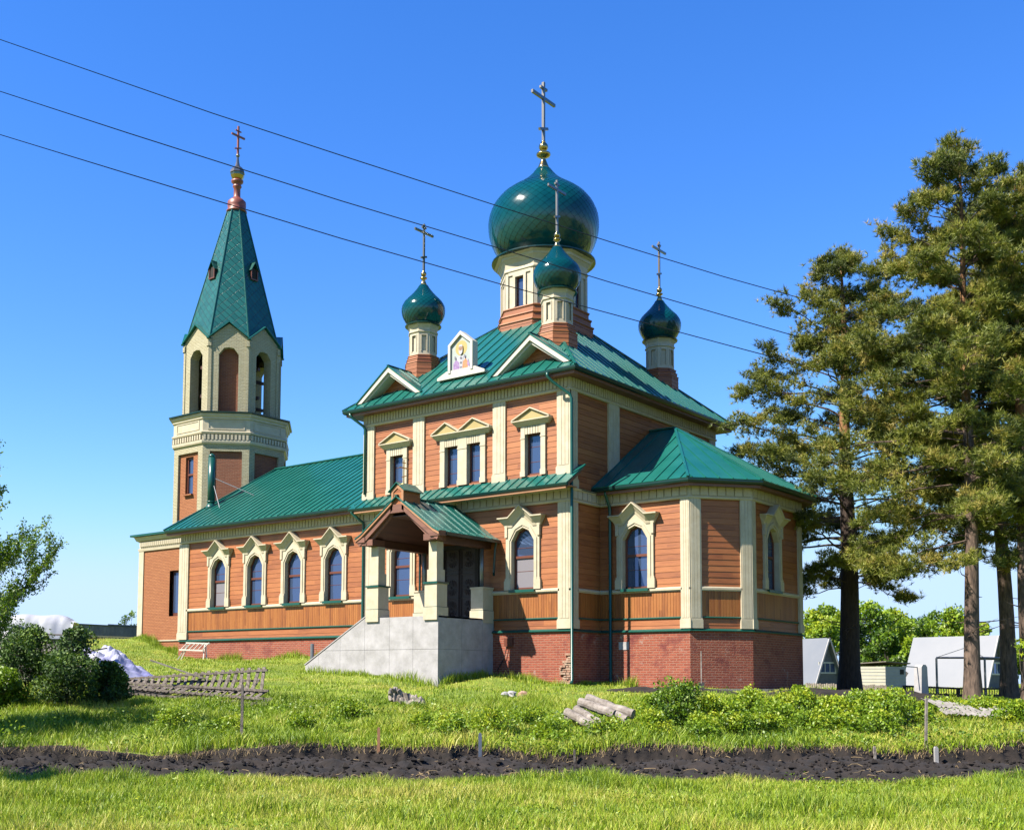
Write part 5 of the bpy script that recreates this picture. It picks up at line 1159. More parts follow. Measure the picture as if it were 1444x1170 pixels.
# ------------------------------------------------------------------ left edge tree (sparse, branching)
def sparse(loc, seed, label):
    rg = np.random.default_rng(seed); root = thing('young_tree', label, 'tree', loc); mb = MB(); L = []
    def grow(p, d, l, r, depth):
        d = d/np.linalg.norm(d); n = 4; Q = [p]
        for k in range(n):
            d = d+rg.normal(size=3)*.10+V3((0, 0, .11)); d /= np.linalg.norm(d); p = p+d*l/n; Q.append(p)
        mb.tube(Q, [r*(1-.45*k/n) for k in range(n+1)], 5 if r > .012 else 3, cap=False)
        if depth >= 2:
            for _ in range(int(l*75*(1 if depth < 4 else 1.4))):
                f = rg.uniform(.1, 1); k = min(int(f*n), n-1); L.append(Q[k]+(Q[k+1]-Q[k])*(f*n-k)+rg.normal(size=3)*.045)
        if depth < 4:
            for _ in range(rg.integers(3, 6)):
                k = rg.integers(1, n+1); nd = d+rg.normal(size=3)*.50; nd[2] = abs(nd[2])*.8+.2; grow(Q[k], nd, l*rg.uniform(.45, .7), r*.5, depth+1)
    for a in range(4):
        an = rg.uniform(0, 6.28); grow(V3((0, 0, .0)), V3((math.cos(an)*.25, math.sin(an)*.25, 1)), 2.9, .05, 0)
    part('trunk', mb, TWIG, root, local=True)
    P = np.array(L); co, F = tris_leaf(P, .062, rg); T = .42+rg.normal(size=len(P))*.16
    me = scatter_mesh('crown', co, F, T, LEAFM); o = bpy.data.objects.new('crown', me); COL.objects.link(o); o.parent = root
    return root
sparse(spot(-72, 25), 6, 'thin branched young tree with sparse spring leaves at the left edge')
# unseen pines added to darken the east walls, then trees shading the garden's left
for q_, (px_, t_) in enumerate(((1560, 41), (1640, 52), (1530, 60))):
    pine(spot(px_, t_), 18.5-q_, .28, 3.5, 19, wide(([0, .2, .5, .75, .9, 1], [2.6, 3.4, 3.4, 2.4, 1.4, .4])), 61+q_, ('nearest', 'middle', 'farthest')[q_]+' of the pines standing outside the right edge of the photo', bark=BARKR, density=.6, group='pines outside the frame')
x_, y_ = xy(-8.9, 16.3); leafy((x_, y_, gz(x_, y_)), 3.6, .8, .7, 3.1, 78, 'small tree outside the left edge, nearest the camera', .09, 2500, LEAFM, name='young_tree', trunk_r=.05, lobes=7)
x_, y_ = xy(-12.6, 23.0); leafy((x_, y_, gz(x_, y_)), 6, 2.6, 1.9, 3.6, 77, 'round leafy tree standing outside the left edge of the photo', .12, 9000, LEAFM, name='broadleaf_tree', trunk_r=.14, lobes=12)
# ------------------------------------------------------------------ shrubs
sh_ = [(38, 29.5, 1.7, 1.6, 'tall dark green bush in front of the white tarpaulin stack', LEAFD, .40), (98, 28.8, 1.85, 1.6, 'wide dark green bush left of the lilac tarpaulin heap', LEAFD, .42), (150, 29.5, 1.05, .9, 'low dark bush hiding the left end of the fence sections', LEAFD, .35), (2, 28.5, .9, 1.0, 'yellowish bush at the left edge below the drain pipe', LEAFM, .5)]
for i, (px, t, h, r, lb, mt_, ti) in enumerate(sh_):
    leafy(spot(px, t), 1, r*.76, h*.5, h*.52, 200+i, lb, .085, 9500, mt_, cat='bush', name='leafy_bush', group='bushes at the foot of the rubble heap', trunk_r=.03, lobes=11, ti0=ti)
wd = [(952, 26.2, .92, 1.05, 'dark leafy shrub right behind the stacked logs', .36), (922, 27.4, .62, .7, 'rounded shrub between the logs and the apse corner', .5), (1008, 26.0, .66, .8, 'bright shrub below the spade', .60), (1050, 26.6, .86, .9, 'bright shrub below the middle of the apse', .62), (1090, 25.8, .62, .8, 'low shrub below the right half of the apse', .58), (1125, 26.4, .92, .85, 'tallest yellow green shrub below the right corner of the apse', .66), (1168, 26.0, .66, .85, 'bright shrub below the dark soil heap', .64), (1206, 26.2, .72, .9, 'bright shrub under the big dark pine trunk', .6), (1246, 25.7, .82, 1.0, 'shrub left of the tall wooden stake with a dark hollow under it', .5), (1282, 26.6, .6, .7, 'low shrub right behind the tall wooden stake', .6), (1428, 26.3, .55, .8, 'low shrub beside the slate sheets at the right edge', .6), (1335, 29.5, .42, 1.0, 'low leafy shrub behind the broken slate sheets', .66), (1390, 29.5, .42, 1.0, 'low leafy shrub between the slate sheets and the right hand pines', .66)]
for i, (px, t, h, r, lb, ti) in enumerate(wd):
    leafy(spot(px, t), 1, r*.80, h*.50, h*.46, 230+i, lb, .075, 5200, LEAFM, cat='bush', name='leafy_bush', group='bushes along the garden bed', trunk_r=.015, lobes=16, ti0=ti)
for i, (px, t, h, r, lb) in enumerate(((985, 24.9, .45, .5, 'small leafy clump in front of the dark shrub by the logs'), (1035, 24.7, .5, .55, 'small leafy clump at the top of the bank, left of the apse corner'), (1078, 24.8, .42, .6, 'small leafy clump on the bank below the apse'), (1140, 24.8, .5, .6, 'leafy clump on the bank in front of the tallest yellow green shrub'), (1190, 24.9, .42, .5, 'small leafy clump on the bank under the big dark pine'), (600, 25.2, .34, .6, 'low weedy clump on the bank right of the orange stake'), (430, 25.0, .40, .7, 'weedy clump on the bank below the stair cheek'), (745, 25.3, .42, .7, 'weedy clump on the bank left of the logs'), (500, 27.4, .42, .8, 'low spreading weed clump left of the rotten log'), (250, 24.6, .38, .8, 'weedy clump on the bank below the fence sections'), (640, 23.9, .42, .6, 'bright weed clump at the edge of the bank just left of the dark grey stake'), (700, 24.1, .45, .7, 'bright weed clump at the edge of the bank just right of the dark grey stake'), (780, 23.9, .34, .6, 'bright weed clump on the bank below the log pile'), (860, 24.0, .36, .7, 'bright weed clump on the bank right under the log ends'), (925, 24.0, .5, .7, 'leafy weed clump on the bank in front of the dark shrub'), (330, 24.2, .4, .7, 'bright weed clump behind the tall grey metal stake'), (1000, 24.0, .42, .7, 'bright weed clump on the bank edge below the spade'), (1240, 24.4, .45, .6, 'leafy clump on the bank left of the tall pale stake'))):
    leafy(spot(px, t), 1, r*.85, h*.50, h*.42, 330+i, lb, .06, 2600, LEAFM, cat='weed clump', name='weed_clump', group='weed clumps on the bank', trunk_r=.01, lobes=11, ti0=.55+.02*(i % 4))
# maple sprig at the right edge
leafy(spot(1452, 30), 1.5, .5, .7, 1.5, 260, 'slender sapling with big pale leaves at the right edge', .14, 130, LEAFM, name='sapling', trunk_r=.02, lobes=6, ti0=.7)
# ------------------------------------------------------------------ grass and weeds (uncountable)
def in_church(x, y, m_=.0):
    a = (x > -28.2-m_) & (x < .0+m_) & (y > (.3-m_)) & (y < 11.4); b = (x > -.2) & (x < 5.1+m_) & (y > 2.0-m_) & (y < 9.6+m_) & (x-3.5 < (y-2.0)*.82+m_*1.4); c = (x > -10.1-m_) & (x < -3.44+m_) & (y > -3.05-m_) & (y < .3); return a | b | c
def weeds(n, srange, trange, h0, h1, wd0, name, dens=None, seed=1, mt_=None, ti0=.5, lean=.6, tsp=.16):
    rg = np.random.default_rng(seed); s_ = rg.uniform(*srange, n*2); t_ = rg.uniform(*trange, n*2)
    lim = (t_*.50+1.5); left = -(t_*.42+1.5); k = (s_ < lim) & (s_ > left); f, b = bed_edges(s_); k &= ~((t_ > f+.10) & (t_ < b+.02))
    x = CX+RH[0]*s_+FH[0]*t_; y = CY+RH[1]*s_+FH[1]*t_; k &= ~in_church(x, y, .03); s_, t_, x, y = s_[k], t_[k], x[k], y[k]
    if dens is not None: q = rg.uniform(0, 1, len(s_)) < dens(s_, t_); s_, t_, x, y = s_[q], t_[q], x[q], y[q]
    s_, t_, x, y = s_[:n], t_[:n], x[:n], y[:n]; z = hts(s_, t_)-.02
    cl = vnoise(s_, t_, .8, 5)*.5+vnoise(s_, t_, 2.6, 6)*.5; h = (h0+(h1-h0)*cl**1.5*rg.uniform(.5, 1.3, len(s_)))
    co, F = blades(np.stack([x, y, z], 1), h, np.full(len(x), wd0)*rg.uniform(.6, 1.3, len(x)), lean, rg)
    ti = ti0+(vnoise(s_, t_, .45, 9)-.5)*.55+(vnoise(s_, t_, 2.0, 12)-.5)*.35+rg.normal(size=len(x))*tsp; ti = np.concatenate([ti, ti+.08])
    me = scatter_mesh(name, co, F, ti, mt_ or GRASSM); o = bpy.data.objects.new(name, me); COL.objects.link(o); return o
o = weeds(170000, (-12, 13), (10.0, 18.9), .035, .30, .013, 'grass', seed=1, ti0=.60, tsp=.2); props(o, 'bright green meadow grass in front of the dug garden bed', 'grass', kind='stuff')
o = weeds(150000, (-16, 20), (22.3, 33), .05, .42, .020, 'grass', seed=2, ti0=.52, lean=.8); props(o, 'rough weedy grass between the garden bed and the church', 'grass', kind='stuff')
o = weeds(110000, (-24, 24), (31, 58), .05, .17, .026, 'grass', seed=3, ti0=.62); props(o, 'sunlit short grass around the foot of the church', 'grass', kind='stuff')
o = weeds(30000, (5, 60), (58, 118), .10, .30, .10, 'grass', seed=4, ti0=.6); props(o, 'distant mown grass in front of the little houses', 'grass', kind='stuff')
rg = np.random.default_rng(71)      # broad leaved weeds on the bank
n = 90000; s_ = rg.uniform(-14, 17, n); t_ = 22.7+8*rg.uniform(0, 1, n)**1.3; k = rg.uniform(0, 1, n) < np.clip((vnoise(s_, t_, .8, 21)-.38+.02*s_)*3, 0, 1)*np.clip((vnoise(s_, t_, 3.1, 22)-.3)*3, .1, 1); k &= t_ > bed_edges(s_)[1]+.06; s_, t_ = s_[k], t_[k]
q = np.exp(-((vnoise(s_, t_, .7, 31)-.5)/.3)**2); x = CX+RH[0]*s_+FH[0]*t_; y = CY+RH[1]*s_+FH[1]*t_; z = hts(s_, t_)+rg.uniform(.02, .48, len(s_))*q*(.35+1.2*vnoise(s_, t_, 2.3, 22)**1.5)
co, F = tris_leaf(np.stack([x, y, z], 1), .07, rg, up=.8); me = scatter_mesh('weeds', co, F, .46+(vnoise(s_, t_, .6, 41)-.5)*.5+rg.normal(size=len(x))*.14, LEAFM)
o = bpy.data.objects.new('weeds', me); COL.objects.link(o); props(o, 'broad leaved weeds growing on the bank behind the garden bed', 'weeds', kind='stuff')
rg = np.random.default_rng(72); n = 42000; s_ = rg.uniform(-7, 8.5, n); t_ = rg.uniform(10.8, 18.7, n); k = (rg.uniform(0, 1, n) < np.clip((vnoise(s_, t_, 1.1, 51)-.50)*3.2, 0, 1)*np.clip((vnoise(s_, t_, 4., 52)-.25)*2, .1, 1)) & (t_ < bed_edges(s_)[0]-.02); s_, t_ = s_[k], t_[k]
x = CX+RH[0]*s_+FH[0]*t_; y = CY+RH[1]*s_+FH[1]*t_; z = hts(s_, t_)+rg.uniform(.03, .20, len(s_))
co, F = tris_leaf(np.stack([x, y, z], 1), .036, rg, up=1.2); me = scatter_mesh('weeds', co, F, .58+(vnoise(s_, t_, .9, 61)-.5)*.6+rg.normal(size=len(x))*.16, LEAFM)
o = bpy.data.objects.new('weeds', me); COL.objects.link(o); props(o, 'small leaved clover and weeds in patches through the front grass', 'weeds', kind='stuff')
rg = np.random.default_rng(73); n = 5200; s_ = rg.uniform(-12, 14, n); f_, b_ = bed_edges(s_); t_ = np.where(rg.uniform(0, 1, n) < .72, b_+np.abs(rg.normal(size=n))*.12-.03, f_-.02+rg.normal(size=n)*.09)
x = CX+RH[0]*s_+FH[0]*t_; y = CY+RH[1]*s_+FH[1]*t_; z = hts(s_, t_)-.04
co, F = blades(np.stack([x, y, z], 1), rg.uniform(.05, .17, n), np.full(n, .012), 1.5, rg); me = scatter_mesh('dry_grass', co, F, np.full(2*n, .5), STRAW); o = bpy.data.objects.new('dry_grass', me); COL.objects.link(o); props(o, 'dry yellow grass hanging over both edges of the dug bed', 'grass', kind='stuff')
# tall tufts along walls and podium
rg = np.random.default_rng(8); pts = []
for (x0, y0, x1, y1, nn) in ((-22.3, .15, -10.2, .15, 2600), (-10.1, -3.15, -3.4, -3.15, 1300), (-3.3, -2.8, -3.3, -.1, 700), (-3.3, -.15, .1, -.15, 1500), (.05, .2, .05, 1.9, 300), (0, 1.85, 1.6, 1.85, 500), (-26.4, .7, -22.3, .7, 1500)):
    f = rg.uniform(0, 1, nn); pts.append(np.stack([x0+(x1-x0)*f+rg.normal(size=nn)*.05, y0+(y1-y0)*f-np.abs(rg.normal(size=nn))*.22], 1))
pts = np.concatenate(pts); dx, dy = pts[:, 0]-CX, pts[:, 1]-CY; s_ = dx*RH[0]+dy*RH[1]; t_ = dx*FH[0]+dy*FH[1]; z = hts(s_, t_)-.03
h = .10+.35*vnoise(pts[:, 0], pts[:, 1], 1.3, 4)**1.6*rg.uniform(.5, 1.4, len(pts)); co, F = blades(np.concatenate([pts, z[:, None]], 1), h, np.full(len(pts), .02), .5, rg)
me = scatter_mesh('grass', co, F, np.concatenate([.55+rg.normal(size=len(pts))*.15]*2), GRASSM); o = bpy.data.objects.new('grass', me); COL.objects.link(o); props(o, 'longer grass growing against the plinth and the stair cheek', 'grass', kind='stuff')
# dry stalks and roots in the soil
mb = MB(); rnd = random.Random(4)
for k in range(300):
    s0 = rnd.uniform(-11, 14); f, b = bed_edges(np.array(s0)); t0 = float(f)+(float(b)-float(f))*rnd.uniform(.02, .98)
    if rnd.random() < .45: t0 = float(f)+rnd.uniform(0, .8)
    a = rnd.uniform(0, 6.28); L = rnd.uniform(.06, .28)*(2.0 if rnd.random() < .07 else 1); z = float(soilfun(np.array([s0]), np.array([t0]))[0])+.03
    x, y = xy(s0, t0); q_ = rnd.uniform(-.8, .8); mb.tube([(x, y, z-.01), (x+math.cos(a)*L*.35, y+math.sin(a)*L*.35, z+rnd.uniform(0, .03)), (x+math.cos(a+q_)*L*.7, y+math.sin(a+q_)*L*.7, z+rnd.uniform(-.01, .035)), (x+math.cos(a+q_)*L, y+math.sin(a+q_)*L, z-.01)], [.006, .007, .005, .002], 4)
me = mesh_from('dry_stalks', mb.v, mb.f, mb.m, [STRAW], False); o = bpy.data.objects.new('dry_stalks', me); COL.objects.link(o); props(o, 'dry pulled roots and straw scattered over the black soil', 'debris', kind='stuff')
mb = MB()
for k in range(5200):
    s0 = rnd.uniform(-12, 14); f, b = bed_edges(np.array(s0)); t0 = float(f)+(float(b)-float(f))*rnd.uniform(-.03, 1.0); r = rnd.uniform(.012, .05)*(1.8 if rnd.random() < .08 else 1)
    z = float(soilfun(np.array([s0]), np.array([t0]))[0]); z = max(z, gz(*xy(s0, t0))-.1); x, y = xy(s0, t0); c = V3((x, y, z+r*.4)); vs = [c+V3(p)*r*rnd.uniform(.6, 1.3) for p in ((1,0,0),(-1,0,0),(0,1,0),(0,-1,0),(0,0,1),(0,0,-1))]
    mb.add(vs, [(0,2,4),(2,1,4),(1,3,4),(3,0,4),(2,0,5),(1,2,5),(3,1,5),(0,3,5)])
me = mesh_from('soil_clods', mb.v, mb.f, mb.m, [SOIL], False); o = bpy.data.objects.new('soil_clods', me); COL.objects.link(o); props(o, 'black soil clods lying over the dug bed', 'soil', kind='stuff')
# raised soil at the right, beyond the shrubs, and diggings at the apse foot
def heap(name, px, t, rx, ry, h, mt_, label=None, kind='structure', seed=0, cat=None):
    x0, y0, z0 = spot(px, t); n = 26; vs = []; fs = []
    for i in range(n+1):
        for j in range(n+1):
            a, b = (i/n*2-1), (j/n*2-1); r = math.hypot(a, b); hh = max(0, 1-r*r)**.8*h; X = x0+RH[0]*a*rx+FH[0]*b*ry; Y = y0+RH[1]*a*rx+FH[1]*b*ry
            v_ = float(vnoise(np.array([X]), np.array([Y]), 2.2, seed)[0]-.5)*.3*h+float(vnoise(np.array([X]), np.array([Y]), 6, seed)[0]-.5)*.2*h
            vs.append((X, Y, gz(X, Y)+hh+(v_ if r < 1 else -.1)-.02))
    for i in range(n):
        for j in range(n): fs.append((i*(n+1)+j, (i+1)*(n+1)+j, (i+1)*(n+1)+j+1, i*(n+1)+j+1))
    me = mesh_from(name, vs, fs, [0]*len(fs), [mt_], False); o = bpy.data.objects.new(name, me); COL.objects.link(o); props(o, label, cat, kind=kind); return o
heap('soil_mound', 1205, 36.5, 3.4, 1.0, .30, SOIL, seed=3); heap('soil_mound', 950, 37.6, 2.4, .8, .18, SOIL, seed=5)
# concrete kerb strip at the apse foot
mb = MB()
for a, b in (((1.3, 1.35), (3.75, 1.35)), ((3.75, 1.35), (5.65, 3.45)), ((5.65, 3.45), (5.65, 8.2))):
    Fk_ = Fr(a, (b[0]-a[0], b[1]-a[1])); L = math.hypot(b[0]-a[0], b[1]-a[1]); Fk_.box(mb, 0, L, -.62, .0, -2.3, -1.97)
me = mesh_from('blind_area', mb.v, mb.f, mb.m, [CONCD], False); o = bpy.data.objects.new('pavement_strip', me); COL.objects.link(o); props(o, kind='structure')
# ------------------------------------------------------------------ little houses, shed, fences
def aframe(px, t, Wd, Hh, Lh, rz, label, wn_=True):
    x, y, z = spot(px, t); root = thing('a_frame_house', label, 'house', (x, y, z), 'A-frame summer houses', rz)
    # gable faces local +x ; ridge along local x ; y from -Wd/2..Wd/2
    mb = MB(); mb.prism([(0, -Wd/2+.1, 0), (0, Wd/2-.1, 0), (0, 0, Hh-.25)], (-Lh+.3, 0, 0)); part('wall', mb, mat('grey_board_wall', (.16, .16, .17), .8, col2=(.22, .22, .23), nscale=3, coords='Object'), root, local=True)
    mb = MB()
    for sg in (-1, 1):
        mb.prism([(.35, sg*(Wd/2+.12), -.05), (.35, 0, Hh+.03), (.35, 0, Hh-.16), (.35, sg*(Wd/2-.05), -.05)], (-Lh-.1, 0, 0))
    part('roof', mb, ROOFW, root, local=True)
    mb = MB(); mb.beam((.36, Wd/2+.1, 0), (.36, 0, Hh), .1, .12); mb.beam((.36, -Wd/2-.1, 0), (.36, 0, Hh), .1, .12); part('barge_board', mb, CONC, root, local=True)
    if wn_:
        mb = MB(); f = Fr((.0, 0), (0, 1)); w0, w1, q0, q1 = -.75, .75, Hh*.30, Hh*.48; f.bridge(mb, [(w0, q0), (w0, q1), (w1, q1), (w1, q0), (w0, q0)], [(w0-.12, q0-.12), (w0-.12, q1+.12), (w1+.12, q1+.12), (w1+.12, q0-.12), (w0-.12, q0-.12)], 0, .06)
        for a in (-.25, .25): f.box(mb, a-.03, a+.03, .01, .05, q0, q1)
        wo = part('window', mb, WHITE, root, local=True); mb = MB(); mb.poly([f.p(w0, .02, q0), f.p(w1, .02, q0), f.p(w1, .02, q1), f.p(w0, .02, q1)]); part('glass', mb, GLASS, wo, local=True)
    return root
# small one beside the apse: gable seen at px 1143..1184 ; big one: px 1305..1410
aframe(1166, 92, 2.9, 3.9, 4.6, YAW-rad(67), 'smaller A-frame house with pale steep roof, just right of the apse')
aframe(1402, 84, 3.6, 3.95, 6.6, YAW-rad(52), 'larger A-frame house with pale steep roof, behind the right hand pine trunks')
x, y, z = spot(1246, 82); root = thing('shed', 'low cream boarded shed with a flat ragged roof between the pine trunk and plank fence', 'shed', (x, y, z), None, YAW)
SHB = mat('cream_shed_boards', (.62, .58, .46), .7, col2=(.68, .64, .54), nscale=2, coords='Object'); SHG = mat('grey_shed_boards', (.42, .44, .47), .7, col2=(.5, .52, .55), nscale=2, coords='Object')
mb = MB(); mb.add([(-1.9, 1.2, 0), (-.1, -.5, 0), (1.8, .6, 0), (0, 2.4, 0), (-1.9, 1.2, 1.55), (-.1, -.5, 1.55), (1.8, .6, 1.55), (0, 2.4, 1.55)], [(0, 1, 5, 4)], 0)
mb.add([(-.1, -.5, 0), (1.8, .6, 0), (1.8, .6, 1.55), (-.1, -.5, 1.55)], [(0, 1, 2, 3)], 1); mb.add([(1.8, .6, 0), (0, 2.4, 0), (0, 2.4, 1.55), (1.8, .6, 1.55), (-1.9, 1.2, 0), (-1.9, 1.2, 1.55)], [(0, 1, 2, 3), (1, 4, 5, 2)], 1)
part('wall', mb, [SHB, SHG], root, local=True)
mb = MB()
for k in range(6):
    q = .2+k*.24; mb.beam((-1.9, 1.19, q), (-.1, -.52, q), .02, .03); mb.beam((-.1, -.52, q), (1.8, .58, q), .02, .03)
part('board_joint', mb, SHG, root, local=True); mb = MB(); mb.add([(-2.1, 1.3, 1.68), (-.15, -.8, 1.85), (2.1, .45, 1.74), (0, 2.7, 1.6)], [(0, 1, 2, 3)]); mb.prism([V3((-2.1, 1.3, 1.70)), V3((-.15, -.8, 1.87)), V3((2.1, .45, 1.76)), V3((0, 2.7, 1.62))], (0, 0, .07)); part('roof', mb, WEATH, root, local=True)
mb = MB(); f = Fr((-.1, -.5), (1.9, 1.1)); f.box(mb, 1.55, 1.95, .0, .03, 1.0, 1.35); part('window', mb, DARK, root, local=True)
def fence(name, pts, h, board, gapw, label, cat, mt_, rails=(.25, .8), thick=.03, group=None):
    p0 = pts[0]; root = thing(name, label, cat, (p0[0], p0[1], gz(*p0[:2])), group)
    mb = MB(); mr = MB(); mp_ = MB()
    for (a, b) in zip(pts[:-1], pts[1:]):
        L = math.hypot(b[0]-a[0], b[1]-a[1]); F_ = Fr(a, (b[0]-a[0], b[1]-a[1])); n = max(1, int(L/(board+gapw)))
        for k in range(n):
            q = (k+.5)*L/n; c = F_.p(q, 0, 0); z = gz(c[0], c[1]); F_.box(mb, q-board/2, q+board/2, 0, thick, z-.05, z+h*(1+.04*math.sin(k*2.3)))
        for r_ in rails: A_ = F_.p(0, -.03, gz(*a)+h*r_); B_ = F_.p(L, -.03, gz(*b)+h*r_); mr.beam(A_, B_, .05, .07)
        m_ = max(1, int(L/2.5))
        for k in range(m_+1): c = F_.p(L*k/m_, -.07, 0); z = gz(c[0], c[1]); mp_.box((c[0]-.05, c[1]-.05, z-.2), (c[0]+.05, c[1]+.05, z+h*1.03))
    part('picket_panel', mb, mt_, root); part('rail', mr, mt_, root); part('post', mp_, mt_, root); return root
P2 = lambda px, t: spot(px, t)[:2]
fence('plank_fence', [P2(1272, 88), P2(1308, 88)], 1.25, .16, .01, 'grey plank fence between the shed and the larger A-frame house', 'fence', WEATH)
fence('low_picket_fence', [P2(1136, 72), P2(1186, 70)], .42, .10, .05, 'short pale picket fence under the smaller A-frame house', 'fence', OLDW)
fence('low_picket_fence', [P2(1214, 66), P2(1246, 60)], .38, .10, .10, 'low broken picket fence right of the big dark pine trunk', 'fence', OLDW)
fence('grave_fence', [P2(1276, 42), P2(1352, 43), P2(1440, 44)], .42, .02, .10, 'low black metal grave fence running behind the grave stone', 'fence', WIRE, rails=(.35, .95), thick=.02)
# clothes frame of steel pipes
a = spot(1320, 46); b = spot(1388, 46); root = thing('pipe_frame', 'thin grey steel pipe frame like a big goal in front of the larger A-frame house', 'frame', a)
for P in (a, b): mb = MB(); mb.tube([(P[0], P[1], P[2]-.2), (P[0], P[1], -.72)], .045, 8); part('post', mb, STEELG, root)
mb = MB(); e = spot(1425, 46.2); mb.tube([(a[0], a[1], -.71), (b[0], b[1], -.70)], .04, 8); mb.tube([(b[0], b[1], -.70), (e[0], e[1], -.71)], .04, 8); mb.tube([(a[0]+.8, a[1]+1.0, -.75), (b[0]+.8, b[1]+1.0, -.75)], .03, 6)
mid = ((a[0]+b[0])/2+.2, (a[1]+b[1])/2+.2, -.28)
for P in (a, b): mb.tube([(P[0], P[1], -.70), mid], .012, 5)
part('crossbar', mb, STEELG, root)
# grave stone
x, y, z = spot(1298, 37); mb = MB(); mb.prism([(-.22, -.12, 0), (.22, -.12, 0), (.17, -.12, 1.0), (.08, -.12, 1.08), (-.08, -.12, 1.08), (-.17, -.12, 1.0)], (0, .26, 0)); root = thing('grave_stone', 'narrow grey grave stone standing at the corner of the metal fence', 'gravestone', (x, y, z), None, YAW+rad(38))
part('slab', mb, CONC, root, local=True); mb = MB(); mb.box((-.32, -.25, -.1), (.32, .25, .06)); part('base', mb, CONCD, root, local=True); mb = MB(); mb.beam((.18, 0, .98), (-.9, .1, 1.02), .03, .03); part('rod', mb, STEELG, root, local=True)
# ------------------------------------------------------------------ left: covered stack, heap, scrap, metal fence
x, y, z = spot(26, 47); root = thing('covered_stack', 'long stack under white tarpaulin on the skyline at the left', 'covered stack', (x, y, z), None, YAW+rad(8))
z1 = -.05 - z; n1, n2 = 40, 12; vs = []; fs = []
zt_ = .80-z
for i in range(n1+1):
    for j in range(n2+1):
        a = (i/n1-.5)*4.6; v = j/n2; prof_ = [(-.85, 0), (-.80, .35), (-.74, .72), (-.62, .96), (-.35, 1.0), (0, 1.02), (.35, 1.0), (.62, .97), (.74, .72), (.8, .35), (.85, 0)]
        u = v*10; k = min(int(u), 9); f = u-k; yy = prof_[k][0]*(1-f)+prof_[k+1][0]*f; zz = prof_[k][1]*(1-f)+prof_[k+1][1]*f
        top = 1.0+.05*math.sin(a*1.3+.5)+.03*math.sin(a*5); w_ = .06*math.sin(a*3+2*v*6)+.035*math.sin(a*7.3+v*9)+.02*math.sin(a*17-v*13)
        endr = max(0, abs(a)-1.85)/.4; zz *= top*(1-.18*endr**2)
        vs.append((a, yy+w_*(1-abs(yy)*.3), .42*0+(zt_-.95)+zz*.95))
for i in range(n1):
    for j in range(n2): fs.append((i*(n2+1)+j, (i+1)*(n2+1)+j, (i+1)*(n2+1)+j+1, i*(n2+1)+j+1))
fs.append(tuple(range(n2+1))[::-1]); fs.append(tuple(n1*(n2+1)+j for j in range(n2+1)))
mb = MB(); mb.add(vs, fs); part('tarpaulin', mb, TARPW, root, local=True, smooth=True)
mb = MB()
for k in range(6): mb.box((-1.9+k*.68, -.8, -.3), (-1.35+k*.68, .8, zt_-.97))
part('pallet', mb, WEATH, root, local=True)
mb = MB(); mb.box((-1.1, -1.5, zt_-.9), (-.95, -1.35, .6+zt_-.9)); 
# lilac tarpaulin heap
x, y, z = spot(148, 38.0); n1 = 44; vs = []; fs = []; rg = np.random.default_rng(9)
for i in range(n1+1):
    for j in range(n1+1):
        a, b = (i/n1-.5)*2, (j/n1-.5)*2; r = min(1, math.hypot(a*.95, b)); hh = (1-r**2.2)*(.92-.35*a)*(1+.14*math.sin(a*7+b*3)+.12*math.sin(b*13-a*4)+.09*math.sin(a*17+b*11)+.05*math.sin(a*31-b*23)); vs.append((a*1.75, b*1.4, hh-.12))
for i in range(n1):
    for j in range(n1): fs.append((i*(n1+1)+j, (i+1)*(n1+1)+j, (i+1)*(n1+1)+j+1, i*(n1+1)+j+1))
mb = MB(); mb.add(vs, fs); solo('tarpaulin_heap', mb, TARPB, (x, y, z), 'crumpled white and lilac tarpaulin thrown over a heap behind the bushes', 'tarpaulin', rot=(0, 0, YAW))
# drain pipe pieces, boards
x, y, z = spot(22, 36); mb = MB(); o_, i_ = .30, .25; ring_ = lambda r, xx: [(xx, r*math.cos(k*math.pi/12), r*math.sin(k*math.pi/12)+.3) for k in range(24)]
A_, B_, C_, D_ = ring_(o_, -.6), ring_(o_, .6), ring_(i_, .6), ring_(i_, -.6); mb.add(A_+B_+C_+D_, [(q*24+k, q*24+(k+1) % 24, ((q+1) % 4)*24+(k+1) % 24, ((q+1) % 4)*24+k) for q in range(4) for k in range(24)])
solo('drain_pipe', mb, CONC, (x, y, z+.95), 'short wide grey concrete pipe lying on the rubble at the left edge', 'pipe', rot=(.05, -.1, YAW-rad(60)))
for i, (px, t, dz, L, rz, tl, w_, lb) in enumerate(((30, 37, .85, 1.7, -15, .25, .14, 'grey plank sloping across the rubble under the concrete pipe'), (12, 35, .55, 1.5, 40, .1, .2, 'wide grey board lowest on the rubble at the left edge'), (70, 38, 1.25, 1.6, 5, .02, .12, 'level brown board below the white covered stack'), (16, 36.5, .75, 1.2, 70, -.35, .1, 'short dark plank sticking out of the rubble at the left edge'), (110, 37, .85, 1.9, 12, -.2, .1, 'thin white batten lying on the heap above the dark bushes'))):
    x, y, z = spot(px, t); mb = MB(); mb.box((-L/2, -w_/2, -.02), (L/2, w_/2, .025)); solo('plank', mb, WEATH if i != 4 else OLDW, (x, y, z+dz), lb, 'plank', 'boards on the rubble heap', rot=(.1, tl, YAW+rad(rz)))
heap('rubble_heap', 35, 37.5, 3.6, 2.2, .95, mat('rubble', (.20, .17, .15), .95, col2=(.42, .38, .34), nscale=7, coords='Object', bump=1, bscale=12), 'low heap of grey building rubble at the left edge', None, 13, 'rubble')
